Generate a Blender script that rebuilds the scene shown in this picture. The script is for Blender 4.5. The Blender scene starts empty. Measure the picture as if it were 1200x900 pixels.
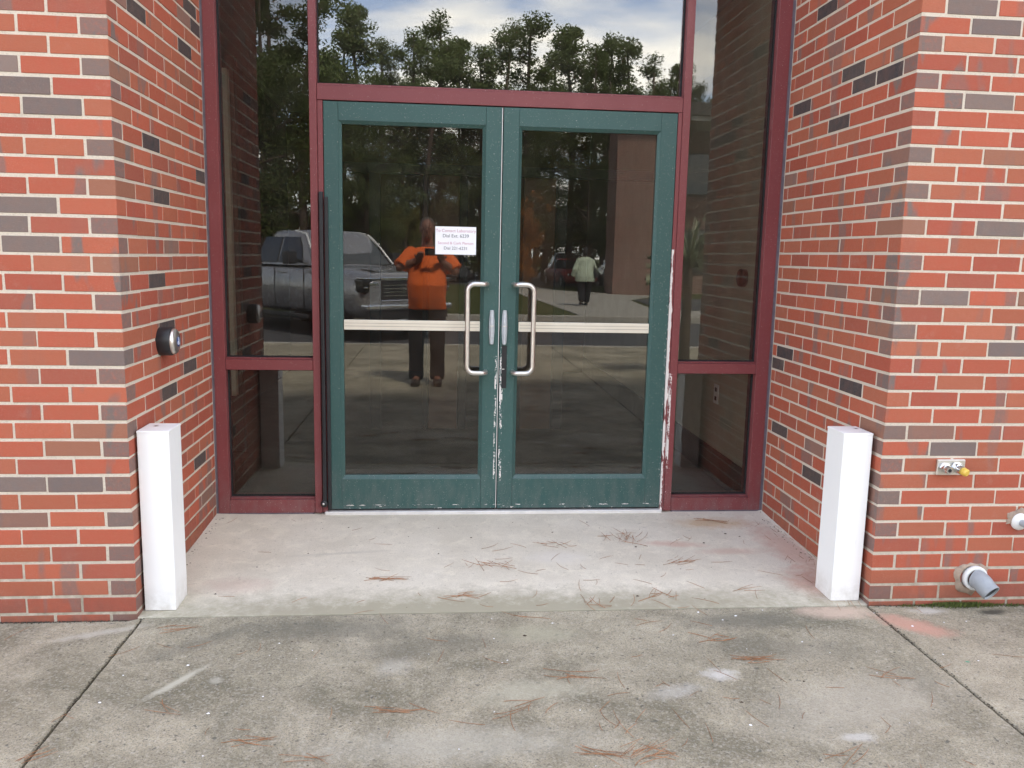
import bpy, bmesh, math, random
from mathutils import Vector, Matrix, noise
R = math.radians
rnd = random.Random(11)
scn = bpy.context.scene
col = scn.collection

# ------------------------------------------------------------------ camera, sky, sun
cam_d = bpy.data.cameras.new('camera'); cam = bpy.data.objects.new('camera', cam_d); col.objects.link(cam)
CAM = Vector((1.1412, -3.1324, 1.3813))
cam.location = CAM
cam.rotation_euler = (R(81.25), R(-1.1713), R(-4.9689))
cam_d.sensor_width = 36; cam_d.lens = 976.4 / 1200 * 36
cam_d.clip_start = 0.01; cam_d.clip_end = 3000
scn.camera = cam
scn.render.resolution_x = 1024; scn.render.resolution_y = 768
scn.view_settings.view_transform = 'Standard'; scn.view_settings.look = 'None'
scn.view_settings.gamma = 1; scn.view_settings.use_curve_mapping = False
scn.view_settings.exposure = 1.5
scn.cycles.max_bounces = 6; scn.cycles.transparent_max_bounces = 8
scn.cycles.glossy_bounces = 3; scn.cycles.diffuse_bounces = 3

SUN_EL, SUN_AZ = 54, 24          # azimuth of the sun clockwise from +y
world = bpy.data.worlds.new('World'); scn.world = world; world.use_nodes = True
world.cycles.sampling_method = 'MANUAL'; world.cycles.sample_map_resolution = 256
wt = world.node_tree; wt.nodes.clear()
def wn(t, **k):
    n = wt.nodes.new(t)
    for a, v in k.items(): setattr(n, a, v)
    return n
sky = wn('ShaderNodeTexSky', sky_type='NISHITA', sun_disc=False, sun_elevation=R(SUN_EL), sun_rotation=R(SUN_AZ))
tc = wn('ShaderNodeTexCoord'); sep = wn('ShaderNodeSeparateXYZ'); wt.links.new(tc.outputs['Generated'], sep.inputs[0])
def wmath(op, a, b=None):
    n = wn('ShaderNodeMath', operation=op)
    for i, v in enumerate((a, b)):
        if v is None: continue
        if isinstance(v, (int, float)): n.inputs[i].default_value = v
        else: wt.links.new(v, n.inputs[i])
    return n.outputs[0]
zc = wmath('ADD', wmath('MAXIMUM', sep.outputs[2], 0.0), 0.07)
cmb = wn('ShaderNodeCombineXYZ')
wt.links.new(wmath('DIVIDE', sep.outputs[0], zc), cmb.inputs[0]); wt.links.new(wmath('DIVIDE', sep.outputs[1], zc), cmb.inputs[1])
cmb.inputs[2].default_value = 1.3
cn = wn('ShaderNodeTexNoise'); cn.inputs['Scale'].default_value = 0.75; cn.inputs['Detail'].default_value = 5; cn.inputs['Roughness'].default_value = 0.56; cn.inputs['Distortion'].default_value = 0.5
wt.links.new(cmb.outputs[0], cn.inputs['Vector'])
cr = wn('ShaderNodeValToRGB'); cr.color_ramp.elements[0].position = 0.44; cr.color_ramp.elements[1].position = 0.62
cr.color_ramp.elements[0].color = (0.22, 0.22, 0.22, 1)
wt.links.new(cn.outputs['Fac'], cr.inputs[0])
mx = wn('ShaderNodeMix', data_type='RGBA')
hz = wmath('POWER', wmath('SUBTRACT', 1.0, wmath('MAXIMUM', sep.outputs[2], 0.0)), 3.0)      # clouds stack up and brighten towards the horizon
vs_ = wn('ShaderNodeVectorMath', operation='SCALE'); vs_.inputs[0].default_value = (12.5, 11.9, 10.9); wt.links.new(wmath('ADD', wmath('MULTIPLY', hz, .95), .72), vs_.inputs['Scale'])
sk2 = wn('ShaderNodeVectorMath', operation='MULTIPLY'); wt.links.new(sky.outputs[0], sk2.inputs[0]); sk2.inputs[1].default_value = (.95, 1.2, 1.5)
wt.links.new(cr.outputs[0], mx.inputs[0]); wt.links.new(sk2.outputs[0], mx.inputs[6]); wt.links.new(vs_.outputs[0], mx.inputs[7])
bg = wn('ShaderNodeBackground'); bg.inputs[1].default_value = 0.15
wo = wn('ShaderNodeOutputWorld'); wt.links.new(mx.outputs[2], bg.inputs[0]); wt.links.new(bg.outputs[0], wo.inputs[0])

sd = bpy.data.lights.new('sun', 'SUN'); sd.energy = 4.8; sd.angle = R(7); sd.color = (1.0, 0.91, 0.79)
sun = bpy.data.objects.new('sun', sd); col.objects.link(sun)
sdir = Vector((math.sin(R(SUN_AZ)) * math.cos(R(SUN_EL)), math.cos(R(SUN_AZ)) * math.cos(R(SUN_EL)), math.sin(R(SUN_EL))))
sun.rotation_euler = sdir.to_track_quat('Z', 'Y').to_euler(); sun.location = (6, 12, 20)

# ------------------------------------------------------------------ material helpers
class NT:
    def __init__(s, name):
        s.m = bpy.data.materials.new(name); s.m.use_nodes = True; s.t = s.m.node_tree
        s.b = s.t.nodes['Principled BSDF']; s.out = s.t.nodes['Material Output']
    def n(s, t, **k):
        x = s.t.nodes.new(t)
        for a, v in k.items(): setattr(x, a, v)
        return x
    def put(s, sock, v):
        if isinstance(v, (int, float)): sock.default_value = v
        elif isinstance(v, (tuple, list)): sock.default_value = tuple(v) + ((1,) if len(v) == 3 and len(sock.default_value) == 4 else ())
        else: s.t.links.new(v, sock)
    def math(s, op, a, b=None, c=None, clamp=False):
        x = s.n('ShaderNodeMath', operation=op); x.use_clamp = clamp
        for i, v in enumerate((a, b, c)):
            if v is not None: s.put(x.inputs[i], v)
        return x.outputs[0]
    def noise(s, scale, detail=4, rough=.55, vec=None, dist=0, out='Fac'):
        x = s.n('ShaderNodeTexNoise'); s.put(x.inputs['Scale'], scale); s.put(x.inputs['Detail'], detail); s.put(x.inputs['Roughness'], rough); s.put(x.inputs['Distortion'], dist)
        if vec is not None: s.put(x.inputs['Vector'], vec)
        return x.outputs[out]
    def pos(s):
        return s.n('ShaderNodeNewGeometry').outputs['Position']
    def obj(s):
        return s.n('ShaderNodeTexCoord').outputs['Object']
    def xyz(s, v):
        x = s.n('ShaderNodeSeparateXYZ'); s.put(x.inputs[0], v); return x.outputs
    def mapv(s, v, scale=(1, 1, 1), loc=(0, 0, 0)):
        x = s.n('ShaderNodeMapping'); s.put(x.inputs['Vector'], v); x.inputs['Scale'].default_value = scale; x.inputs['Location'].default_value = loc; return x.outputs[0]
    def mix(s, f, a, b, mode='MIX'):
        x = s.n('ShaderNodeMix', data_type='RGBA', blend_type=mode); s.put(x.inputs[0], f); s.put(x.inputs[6], a); s.put(x.inputs[7], b); return x.outputs[2]
    def mr(s, v, a, b, c=0., d=1.):
        x = s.n('ShaderNodeMapRange'); s.put(x.inputs[0], v)
        for i, q in enumerate((a, b, c, d)): x.inputs[i + 1].default_value = q
        return x.outputs[0]
    def bump(s, h, strength, dist=.01):
        x = s.n('ShaderNodeBump'); s.put(x.inputs['Height'], h); x.inputs['Strength'].default_value = strength; x.inputs['Distance'].default_value = dist
        s.t.links.new(x.outputs[0], s.b.inputs['Normal'])
    def set(s, color=None, rough=None, metal=None, spec=None, coat=None):
        if color is not None: s.put(s.b.inputs['Base Color'], color)
        if rough is not None: s.put(s.b.inputs['Roughness'], rough)
        if metal is not None: s.put(s.b.inputs['Metallic'], metal)
        if spec is not None: s.put(s.b.inputs['Specular IOR Level'], spec)
        if coat is not None: s.put(s.b.inputs['Coat Weight'], coat)
        return s.m
def simple(name, c, rough=.6, metal=0, var=.12, vs=8, bump=0, bs=200, spec=None, coat=None):
    k = NT(name); p = k.pos()
    f = k.mr(k.noise(vs, 5, .6, p), .3, .7, 1 - var, 1 + var)
    x = k.n('ShaderNodeVectorMath', operation='SCALE'); x.inputs[0].default_value = c; k.put(x.inputs['Scale'], f)
    k.set(x.outputs[0], k.mr(k.noise(vs * 3, 4, .6, p), .3, .7, max(0, rough - .07), min(1, rough + .07)), metal, spec, coat)
    if bump: k.bump(k.noise(bs, 3, .6, p), bump, .004)
    return k.m

def brick_mat(name, attr=False):
    k = NT(name)
    if attr:
        a = k.n('ShaderNodeAttribute', attribute_type='GEOMETRY', attribute_name='tint'); base, alpha = a.outputs['Color'], a.outputs['Alpha']
    else:
        a = k.n('ShaderNodeObjectInfo'); base, alpha = a.outputs['Color'], a.outputs['Alpha']
    p = k.pos(); o = k.obj()
    nx = k.math('ABSOLUTE', k.xyz(k.n('ShaderNodeTexCoord').outputs['Normal'])[0])
    grey = (.165, .13, .118)
    # flashed (fired) patches: wide bands along the brick, more of them the larger alpha is
    band = k.noise(11, 2, .4, k.mapv(p, (1, 1, .25)))
    f = k.math('MULTIPLY', k.mr(band, .56, .62), k.mr(alpha, .1, .55))
    if not attr:
        endf = k.math('MULTIPLY', k.math('GREATER_THAN', nx, .6), k.math('GREATER_THAN', alpha, .42))
        f = k.math('MAXIMUM', f, k.math('MULTIPLY', endf, .85))
    soft = k.noise(60, 4, .6, p)
    c = k.mix(k.math('MULTIPLY', f, k.mr(soft, .3, .5, .6, 1)), base, grey)
    c = k.mix(k.mr(k.noise(25, 5, .65, p), .35, .75, 0, .4), c, k.mix(.5, c, (.30, .13, .075)))
    c = k.mix(k.mr(k.noise(350, 2, .5, p), .6, .75, 0, .3), c, (.5, .35, .28))
    c = k.mix(k.mr(k.noise(500, 2, .5, k.mapv(p, (1, 1, 1), (3, 5, 1))), .62, .75, 0, .5), c, (.06, .03, .025))
    # mortar smears and pale haze
    c = k.mix(k.mr(k.noise(6, 6, .7, k.mapv(p, (1, 1, 1), (9, 2, 4))), .6, .85, 0, .3), c, (.42, .33, .27))
    # grime towards the ground (splash zone)
    z = k.xyz(p)[2]
    c = k.mix(k.math('MULTIPLY', k.mr(z, .14, -.02), k.mr(k.noise(20, 4, .6, p), .3, .7, .2, .75)), c, (.17, .075, .055))
    k.set(c, k.mr(soft, .3, .7, .72, .92), 0, .3)
    k.bump(k.math('ADD', k.noise(220, 4, .65, k.mapv(p, (.35, .35, 1.6))), k.math('MULTIPLY', k.noise(40, 3, .6, p), .8)), .35, .003)
    return k.m
M_BRICK = brick_mat('brick_face'); M_BRICKA = brick_mat('brick_face_far', True)

def mortar():
    k = NT('mortar'); p = k.pos()
    c = k.mix(k.noise(9, 5, .6, p), (.52, .45, .36), (.68, .60, .50))
    c = k.mix(k.mr(k.noise(180, 3, .6, p), .5, .75, 0, .5), c, (.34, .28, .21))
    z = k.xyz(p)[2]
    c = k.mix(k.math('MULTIPLY', k.mr(z, .3, .0), k.mr(k.noise(14, 5, .65, p), .35, .65, .15, .8)), c, (.19, .17, .12))
    k.set(c, .92, 0, .2); k.bump(k.noise(160, 5, .7, p), .5, .004); return k.m
M_MORTAR = mortar()

def concrete(name, c1, c2, dark, spots, rough=.9, grain=1.0, blotch=.5, far=False):
    k = NT(name); p = k.pos()
    n1 = k.noise(3.2, 10, .70, p, .3); n2 = k.noise(1.5, 10, .68, k.mapv(p, (1, 1, 1), (4, 7, 0)), .8)
    c = k.mix(k.mr(n1, .32, .68), c1, c2)
    c = k.mix(k.math('MULTIPLY', k.mr(n2, .42, .62), blotch), c, dark)
    c = k.mix(k.mr(k.noise(9, 9, .72, k.mapv(p, (1, 1, 1), (1, 3, 0)), .5), .5, .8, 0, .55), c, (c2[0] * 1.3, c2[1] * 1.3, c2[2] * 1.25))
    g = k.noise(190, 3, .7, p); g2 = k.noise(90, 3, .7, p)
    c = k.mix(k.mr(g, .48, .66, 0, .55 * grain), c, (.085, .08, .068))
    c = k.mix(k.mr(g2, .5, .7, 0, .4 * grain), c, (.50, .47, .40))
    c = k.mix(k.mr(k.noise(45, 2, .5, k.mapv(p, (1, 1, 1), (8, 8, 0))), .66, .72, 0, .6 * grain), c, (.10, .095, .08))
    en = k.noise(17, 10, .76, p)
    for (x, y, rx, ry, ang, cc, s) in spots:
        mp = k.n('ShaderNodeMapping'); mp.vector_type = 'TEXTURE'; k.put(mp.inputs['Vector'], p)
        mp.inputs['Location'].default_value = (x, y, 0); mp.inputs['Rotation'].default_value = (0, 0, R(ang)); mp.inputs['Scale'].default_value = (rx, ry, 1000)
        ln = k.n('ShaderNodeVectorMath', operation='LENGTH'); k.put(ln.inputs[0], mp.outputs[0])
        f = k.mr(k.math('ADD', ln.outputs['Value'], k.math('MULTIPLY', k.math('SUBTRACT', en, .5), 1.6)), 1.0, .35, 0, s)
        c = k.mix(f, c, cc)
    k.set(c, rough, 0, .25)
    if not far: k.bump(k.math('ADD', g, k.math('MULTIPLY', k.noise(35, 5, .7, p), .9)), .28, .004)
    return k.m
WHITE, PINK, ORNG, DK = (.62, .61, .57), (.52, .28, .21), (.50, .34, .19), (.13, .125, .10)
M_WALK = concrete('weathered_concrete', (.27, .238, .165), (.48, .43, .32), (.16, .146, .098), [
    (2.11, -.54, .075, .05, 0, (.72, .71, .68), .5), (1.93, -.64, .13, .05, 20, (.6, .59, .55), .3),
    (.30, -.50, .022, .17, -32, (.47, .45, .36), .9), (.42, -.50, .03, .03, 0, (.5, .48, .4), .5),
    (1.0, -.43, .10, .07, 30, (.48, .46, .4), .4), (1.45, -.62, .25, .1, 10, (.45, .43, .33), .5),
    (1.52, -.2, .2, .1, 0, (.38, .36, .26), .6), (2.75, -.06, .2, .08, 0, (.55, .42, .33), .8),
    (2.99, -.17, .15, .09, -30, PINK, .7), (3.06, -.24, .12, .07, -20, PINK, .55), (3.15, -.06, .1, .04, 0, WHITE, .5),
    (3.42, -.075, .09, .035, 10, (.07, .065, .05), .95), (3.037, -.49, .010, .007, 0, (.05, .3, .18), .8),
    (2.35, -.12, .35, .1, 0, DK, .65), (.75, -.12, .42, .14, 0, DK, .6), (1.1, -.28, .4, .12, 10, DK, .4), (2.5, -.75, .5, .2, 15, (.42, .39, .32), .4),
    (-.1, -.12, .2, .035, 20, (.5, .47, .4), .6), (.3, -.22, .3, .06, 40, DK, .4), (2.4, -.35, .4, .12, -10, DK, .35),
    (2.4, -.93, .07, .03, 0, WHITE, .5), (1.2, -.9, .5, .12, 0, (.43, .41, .34), .5)], blotch=.85, grain=1.3)
M_STOOP = concrete('pale_concrete', (.61, .565, .465), (.72, .675, .57), (.52, .475, .38), [
    (2.60, .99, .26, .10, 0, ORNG, .65), (2.85, .60, .13, .5, 8, PINK, .5), (2.80, .22, .16, .22, 0, PINK, .65), (2.3, .70, .2, .05, -8, PINK, .45),
    (2.55, .6, .2, .05, 0, PINK, .35),
    (1.3, -.02, 2.4, .27, 0, (.33, .305, .22), .9), (2.2, .08, .5, .12, 0, (.36, .33, .25), .4), (.45, .05, .3, .1, 0, (.36, .33, .25), .4), (.3, .28, .2, .1, 0, (.50, .34, .28), .35),
    (1.7, .55, .18, .1, 0, (.66, .63, .57), .5), (.7, .62, .3, .02, 8, (.40, .38, .33), .35)], grain=.35, blotch=.35)
M_WALKFAR = concrete('sidewalk_concrete', (.33, .31, .27), (.42, .40, .35), (.25, .24, .2), [], far=True)
M_KERB = concrete('kerb_concrete', (.38, .36, .31), (.47, .45, .4), (.28, .27, .23), [], far=True)
M_ASPH = simple('asphalt', (.055, .056, .06), .9, 0, .3, 1.2, .3, 60)
M_SOIL = simple('joint_dirt', (.05, .042, .03), .95, 0, .4, 30, .4, 150)
def grass_mat():
    k = NT('lawn_grass'); p = k.pos()
    c = k.mix(k.noise(.6, 6, .6, p), (.055, .075, .022), (.11, .105, .04)); c = k.mix(k.mr(k.noise(12, 6, .7, p), .4, .7, 0, .6), c, (.04, .055, .015))
    k.set(c, .95, 0, .1); k.bump(k.noise(40, 4, .7, p), .8, .05); return k.m
M_GRASS = grass_mat()

def peeling(name, c, band_fn, rough=.42):
    k = NT(name); p = k.pos(); x, y, z = k.xyz(p)
    cc = k.mix(k.mr(k.noise(5, 5, .6, p), .3, .7, 0, .22), c, tuple(v * .72 for v in c))
    cc = k.mix(k.mr(k.noise(2.2, 6, .65, k.mapv(p, (1, 1, .5), (2, 0, 5))), .52, .75, 0, .22), cc, tuple(min(1, v * 1.5 + .05) for v in c))
    cc = k.mix(k.math('MULTIPLY', k.mr(z, .35, .03), k.mr(k.noise(18, 6, .7, k.mapv(p, (1, 1, .35))), .4, .7, 0, .35)), cc, (.22, .20, .19))   # dust splashed up at the foot
    cc = k.mix(k.mr(k.noise(240, 2, .5, p), .69, .74, 0, .7), cc, (.6, .58, .52))
    m = band_fn(k, x, z, k.noise(26, 5, .65, k.mapv(p, (1, 1, .28))), k.noise(120, 4, .7, p))
    cc = k.mix(m, cc, (.74, .70, .66))
    k.set(cc, k.math('ADD', k.mr(k.noise(20, 4, .6, p), .3, .7, rough - .06, rough + .08), k.math('MULTIPLY', m, .4)), 0, .45)
    k.bump(k.math('SUBTRACT', k.math('MULTIPLY', k.noise(90, 3, .5, p), .15), m), .35, .001); return k.m
def band(k, v, centre, half):       # 1 inside the band, 0 outside
    return k.math('LESS_THAN', k.math('ABSOLUTE', k.math('SUBTRACT', v, centre)), half)
def red_band(k, x, z, n, f):
    # peeled strip next to the right door: solid above, flaky below
    w = k.math('ADD', k.mr(n, .35, .65, -.006, .006), .0065)
    a = k.math('LESS_THAN', k.math('ABSOLUTE', k.math('SUBTRACT', x, 2.3555)), w)
    a = k.math('MULTIPLY', a, k.math('LESS_THAN', z, 1.43))
    a = k.math('MULTIPLY', a, k.math('GREATER_THAN', k.math('ADD', n, k.mr(z, .0, 1.0, -.03, .25)), .47))
    b = k.math('MULTIPLY', band(k, x, 2.3755, .0075), k.math('MULTIPLY', band(k, z, .52, .26), k.math('GREATER_THAN', k.math('MULTIPLY', n, k.mr(f, .3, .7, .8, 1.2)), .50)))
    c = k.math('MULTIPLY', band(k, x, 2.38, .014), k.math('MULTIPLY', k.math('LESS_THAN', z, .30), k.math('GREATER_THAN', f, .64)))
    return k.math('MAXIMUM', k.math('MAXIMUM', a, b), c)
def green_band(k, x, z, n, f):
    a = k.math('MULTIPLY', k.math('MULTIPLY', band(k, x, 1.4425, .005), k.math('LESS_THAN', z, .90)), k.math('GREATER_THAN', k.math('ADD', n, k.mr(f, .3, .7, -.08, .08)), .60))
    b = k.math('MULTIPLY', k.math('MULTIPLY', band(k, x, 1.4715, .008), band(k, z, .55, .36)), k.math('GREATER_THAN', k.math('ADD', n, k.mr(f, .3, .7, -.08, .08)), .545))
    nx = k.noise(16, 5, .7, k.mapv(k.pos(), (1, 1, 3), (3, 1, 2)))
    c = k.math('MULTIPLY', band(k, z, .062, .0025), k.math('GREATER_THAN', nx, .57))
    d = k.math('MULTIPLY', band(k, z, .05, .014), k.math('GREATER_THAN', k.math('MULTIPLY', nx, f), .36))
    e = k.math('MULTIPLY', band(k, x, 2.343, .007), k.math('MULTIPLY', band(k, z, .7, .5), k.math('GREATER_THAN', f, .62)))
    return k.math('MAXIMUM', k.math('MAXIMUM', k.math('MAXIMUM', a, b), k.math('MAXIMUM', c, d)), e)
M_RED = peeling('maroon_paint', (.195, .047, .050), red_band)
M_GREEN = peeling('green_paint', (.036, .094, .086), green_band)

def glass_mat(name, refl, tint):
    k = NT(name); k.t.nodes.remove(k.b)
    tr = k.n('ShaderNodeBsdfTransparent'); tr.inputs[0].default_value = (*tint, 1)
    gl = k.n('ShaderNodeBsdfGlossy'); gl.inputs['Roughness'].default_value = 0.0; gl.inputs[0].default_value = (1, 1, 1, 1)
    p = k.pos()
    bp = k.n('ShaderNodeBump'); bp.inputs['Strength'].default_value = .006; bp.inputs['Distance'].default_value = .02
    k.put(bp.inputs['Height'], k.noise(3.0, 1, .4, p)); k.t.links.new(bp.outputs[0], gl.inputs['Normal'])
    fr = k.n('ShaderNodeFresnel'); fr.inputs[0].default_value = 1.5
    f = k.math('ADD', k.math('MULTIPLY', fr.outputs[0], .9), refl, clamp=True)
    # faint dust film
    df = k.n('ShaderNodeBsdfDiffuse'); df.inputs[0].default_value = (.5, .48, .44, 1)
    ms = k.n('ShaderNodeMixShader'); k.put(ms.inputs[0], f); k.t.links.new(tr.outputs[0], ms.inputs[1]); k.t.links.new(gl.outputs[0], ms.inputs[2])
    m2 = k.n('ShaderNodeMixShader'); k.put(m2.inputs[0], k.mr(k.noise(5, 6, .7, p), .35, .8, .004, .022))
    k.t.links.new(ms.outputs[0], m2.inputs[1]); k.t.links.new(df.outputs[0], m2.inputs[2]); k.t.links.new(m2.outputs[0], k.out.inputs[0]); return k.m
M_GLASS = glass_mat('tinted_glass', .014, (.82, .82, .79)); M_GLASST = glass_mat('transom_glass', .072, (.78, .79, .77))
M_CARGLASS = simple('car_glass', (.012, .014, .016), .06, 0, .1, 5, spec=.8)
M_BLACK = simple('black_plastic', (.016, .017, .02), .45, 0, .25, 14)
M_RUBBER = simple('black_rubber', (.012, .012, .013), .8, 0, .25, 14)
M_STEEL = simple('brushed_steel', (.72, .70, .66), .36, 1, .06, 40)
M_CHROME = simple('chrome', (.78, .79, .80), .12, 1, .05, 10)
M_CAST = simple('silver_paint', (.56, .60, .63), .38, .25, .1, 60)
M_ALU = simple('aluminium', (.80, .79, .76), .45, .35, .08, 15)
def vinyl():
    k = NT('white_vinyl'); p = k.pos(); z = k.xyz(p)[2]
    f = k.math('MULTIPLY', k.mr(z, .10, -.02), k.mr(k.noise(24, 8, .7, p), .35, .7, .05, .6))
    c = k.mix(f, (.86, .855, .84), (.40, .36, .29)); c = k.mix(k.mr(k.noise(60, 3, .6, k.mapv(p, (1, 1, .15))), .66, .74, 0, .18), c, (.55, .54, .5))
    return k.set(c, k.mr(k.noise(30, 4, .6, p), .3, .7, .3, .45), 0, .5)
M_VINYL = vinyl()
M_CREAM = simple('cream_bar', (.72, .67, .55), .45, 0, .06, 6)
M_CREAMD = simple('cream_bar_groove', (.40, .36, .29), .55, 0, .06, 6)
M_PAPER = simple('white_paper', (.86, .87, .90), .6, 0, .02, 3)
M_INKG = simple('dark_ink', (.10, .11, .13), .7, 0, .1, 9)
M_INKP = simple('pink_ink', (.55, .30, .38), .7, 0, .1, 9)
M_PVC = simple('grey_pvc', (.30, .325, .345), .5, 0, .14, 14)
M_PVCW = simple('white_pvc', (.70, .70, .68), .5, 0, .1, 14)
M_YEL = simple('yellow_plastic', (.62, .42, .07), .4, 0, .12, 20)
M_SEAL = simple('grey_sealant', (.12, .10, .12), .7, 0, .3, 12)
M_NEEDLE = simple('pine_needle', (.31, .145, .065), .7, 0, .45, 25)
M_MOSS = simple('weed_green', (.10, .13, .03), .9, 0, .4, 60)
M_DEBRIS = simple('leaf_litter', (.07, .045, .03), .9, 0, .4, 60)
M_BARK = simple('pine_bark', (.085, .06, .045), .95, 0, .4, 5, .5, 12)
M_INTWALL = simple('interior_painted_block', (.60, .55, .43), .8, 0, .1, 4)
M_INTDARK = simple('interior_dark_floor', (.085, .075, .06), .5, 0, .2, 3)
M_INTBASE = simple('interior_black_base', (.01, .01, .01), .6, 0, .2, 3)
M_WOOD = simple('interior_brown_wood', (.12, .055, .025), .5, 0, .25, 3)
M_INTCEIL = simple('interior_ceiling', (.3, .28, .24), .9, 0, .1, 3)
M_ROOF = simple('roof_fascia', (.05, .045, .04), .7, 0, .1, 2)
M_TRIM = simple('pale_trim', (.45, .42, .37), .8, 0, .1, 2)

# ------------------------------------------------------------------ object helpers
def tag(o, label=None, cat=None, group=None, kind=None):
    if label: o['label'] = label
    if cat: o['category'] = cat
    if group: o['group'] = group
    if kind: o['kind'] = kind
    return o
def thing(name, label, cat, loc=(0, 0, 0), rotz=0, group=None):
    o = bpy.data.objects.new(name, None); col.objects.link(o); o.location = loc; o.rotation_euler = (0, 0, rotz)
    o.empty_display_size = .05
    return tag(o, label, cat, group)
def link(name, me, mat=None, parent=None):
    o = bpy.data.objects.new(name, me); col.objects.link(o)
    if mat is not None and not me.materials: me.materials.append(mat)
    if parent: o.parent = parent
    return o
def world_loc(o):
    v = Vector((0, 0, 0))
    while o: v = v + Vector(o.location); o = o.parent
    return v

class MB:
    """collects shapes; build() links them as one mesh object"""
    def __init__(s): s.v = []; s.f = []; s.smooth = []
    def add(s, vs, fs, smooth=False):
        n = len(s.v); s.v += [Vector(v) for v in vs]; s.f += [[i + n for i in f] for f in fs]; s.smooth += [smooth] * len(fs); return s
    def box(s, x0, x1, y0, y1, z0, z1, bev=0.0):
        if bev <= 0:
            vs = [(x, y, z) for x in (x0, x1) for y in (y0, y1) for z in (z0, z1)]
            return s.add(vs, [(0, 1, 3, 2), (4, 6, 7, 5), (0, 4, 5, 1), (2, 3, 7, 6), (0, 2, 6, 4), (1, 5, 7, 3)])
        bm = bmesh.new(); bmesh.ops.create_cube(bm, size=1)
        for v in bm.verts: v.co = Vector(((x0 + x1) / 2 + v.co.x * (x1 - x0), (y0 + y1) / 2 + v.co.y * (y1 - y0), (z0 + z1) / 2 + v.co.z * (z1 - z0)))
        bmesh.ops.bevel(bm, geom=bm.edges[:], offset=bev, segments=1 if bev < .003 else 2, affect='EDGES', profile=.6)
        bm.verts.index_update(); s.add([v.co.copy() for v in bm.verts], [[v.index for v in f.verts] for f in bm.faces]); bm.free(); return s
    def tube(s, pts, rad, seg=12, caps=True, smooth=True):
        pts = [Vector(p) for p in pts]
        if not isinstance(rad, (list, tuple)): rad = [rad] * len(pts)
        rings = []; up = None
        for i, p in enumerate(pts):
            t = (pts[min(i + 1, len(pts) - 1)] - pts[max(i - 1, 0)]).normalized()
            if up is None: up = Vector((0, 0, 1)) if abs(t.z) < .9 else Vector((0, 1, 0))
            a = t.cross(up)
            if a.length < 1e-4: a = t.orthogonal()
            a.normalize(); b = a.cross(t).normalized(); up = b
            rings.append([p + (a * math.cos(2 * math.pi * k / seg) + b * math.sin(2 * math.pi * k / seg)) * rad[i] for k in range(seg)])
        vs = [v for r in rings for v in r]; fs = []
        for i in range(len(pts) - 1):
            for k in range(seg): fs.append((i * seg + k, i * seg + (k + 1) % seg, (i + 1) * seg + (k + 1) % seg, (i + 1) * seg + k))
        s.add(vs, fs, smooth)
        if caps: s.add(rings[0], [list(range(seg))[::-1]]); s.add(rings[-1], [list(range(seg))])
        return s
    def lathe(s, axis_pt, axis_dir, prof, seg=32, smooth=True):
        """prof: (distance along axis, radius)"""
        d = Vector(axis_dir).normalized(); a = d.orthogonal().normalized(); b = d.cross(a); p = Vector(axis_pt); vs = []; fs = []
        for (t, r) in prof:
            for k in range(seg): q = 2 * math.pi * k / seg; vs.append(p + d * t + (a * math.cos(q) + b * math.sin(q)) * r)
        for i in range(len(prof) - 1):
            for k in range(seg): fs.append((i * seg + k, i * seg + (k + 1) % seg, (i + 1) * seg + (k + 1) % seg, (i + 1) * seg + k))
        return s.add(vs, fs, smooth)
    def ell(s, c, r, seg=12, rings=8, rot=None):
        vs = []; fs = []
        for i in range(rings + 1):
            th = math.pi * i / rings
            for k in range(seg):
                q = 2 * math.pi * k / seg; v = Vector((math.sin(th) * math.cos(q) * r[0], math.sin(th) * math.sin(q) * r[1], math.cos(th) * r[2]))
                if rot: v = rot @ v
                vs.append(Vector(c) + v)
        for i in range(rings):
            for k in range(seg): fs.append((i * seg + k, (i + 1) * seg + k, (i + 1) * seg + (k + 1) % seg, i * seg + (k + 1) % seg))
        return s.add(vs, fs, True)
    def loft(s, secs, seg=20, power=2.6, smooth=True):
        """secs along any axis: (centre, half_u, half_v, U, V)"""
        vs = []; fs = []
        for (c, hu, hv, U, V) in secs:
            c = Vector(c); U = Vector(U); V = Vector(V)
            for k in range(seg):
                q = 2 * math.pi * k / seg; cu, su = math.cos(q), math.sin(q)
                vs.append(c + U * hu * math.copysign(abs(cu) ** (2 / power), cu) + V * hv * math.copysign(abs(su) ** (2 / power), su))
        n = len(secs)
        for i in range(n - 1):
            for k in range(seg): fs.append((i * seg + k, i * seg + (k + 1) % seg, (i + 1) * seg + (k + 1) % seg, (i + 1) * seg + k))
        s.add(vs, fs, smooth)
        s.add(vs[:seg], [list(range(seg))[::-1]], smooth); s.add(vs[-seg:], [list(range(seg))], smooth); return s
    def prism(s, poly, axis, a, b):
        """poly in the two other axes, extruded along axis from a to b"""
        n = len(poly)
        def P(u, v, w): return {'x': (w, u, v), 'y': (u, w, v), 'z': (u, v, w)}[axis]
        vs = [P(u, v, a) for u, v in poly] + [P(u, v, b) for u, v in poly]
        return s.add(vs, [list(range(n)), list(range(n, 2 * n))[::-1]] + [(i, i + n, (i + 1) % n + n, (i + 1) % n) for i in range(n)])
    def mesh(s, name, shift=None):
        me = bpy.data.meshes.new(name)
        me.from_pydata([v - shift if shift else v for v in s.v], [], s.f)
        me.polygons.foreach_set('use_smooth', s.smooth); me.update()
        bm = bmesh.new(); bm.from_mesh(me); bmesh.ops.recalc_face_normals(bm, faces=bm.faces); bm.to_mesh(me); bm.free()
        return me
    def build(s, name, mat, parent=None, local=False):
        sh = None if (local or not parent) else world_loc(parent)
        return link(name, s.mesh(name, sh), mat, parent)
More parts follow.
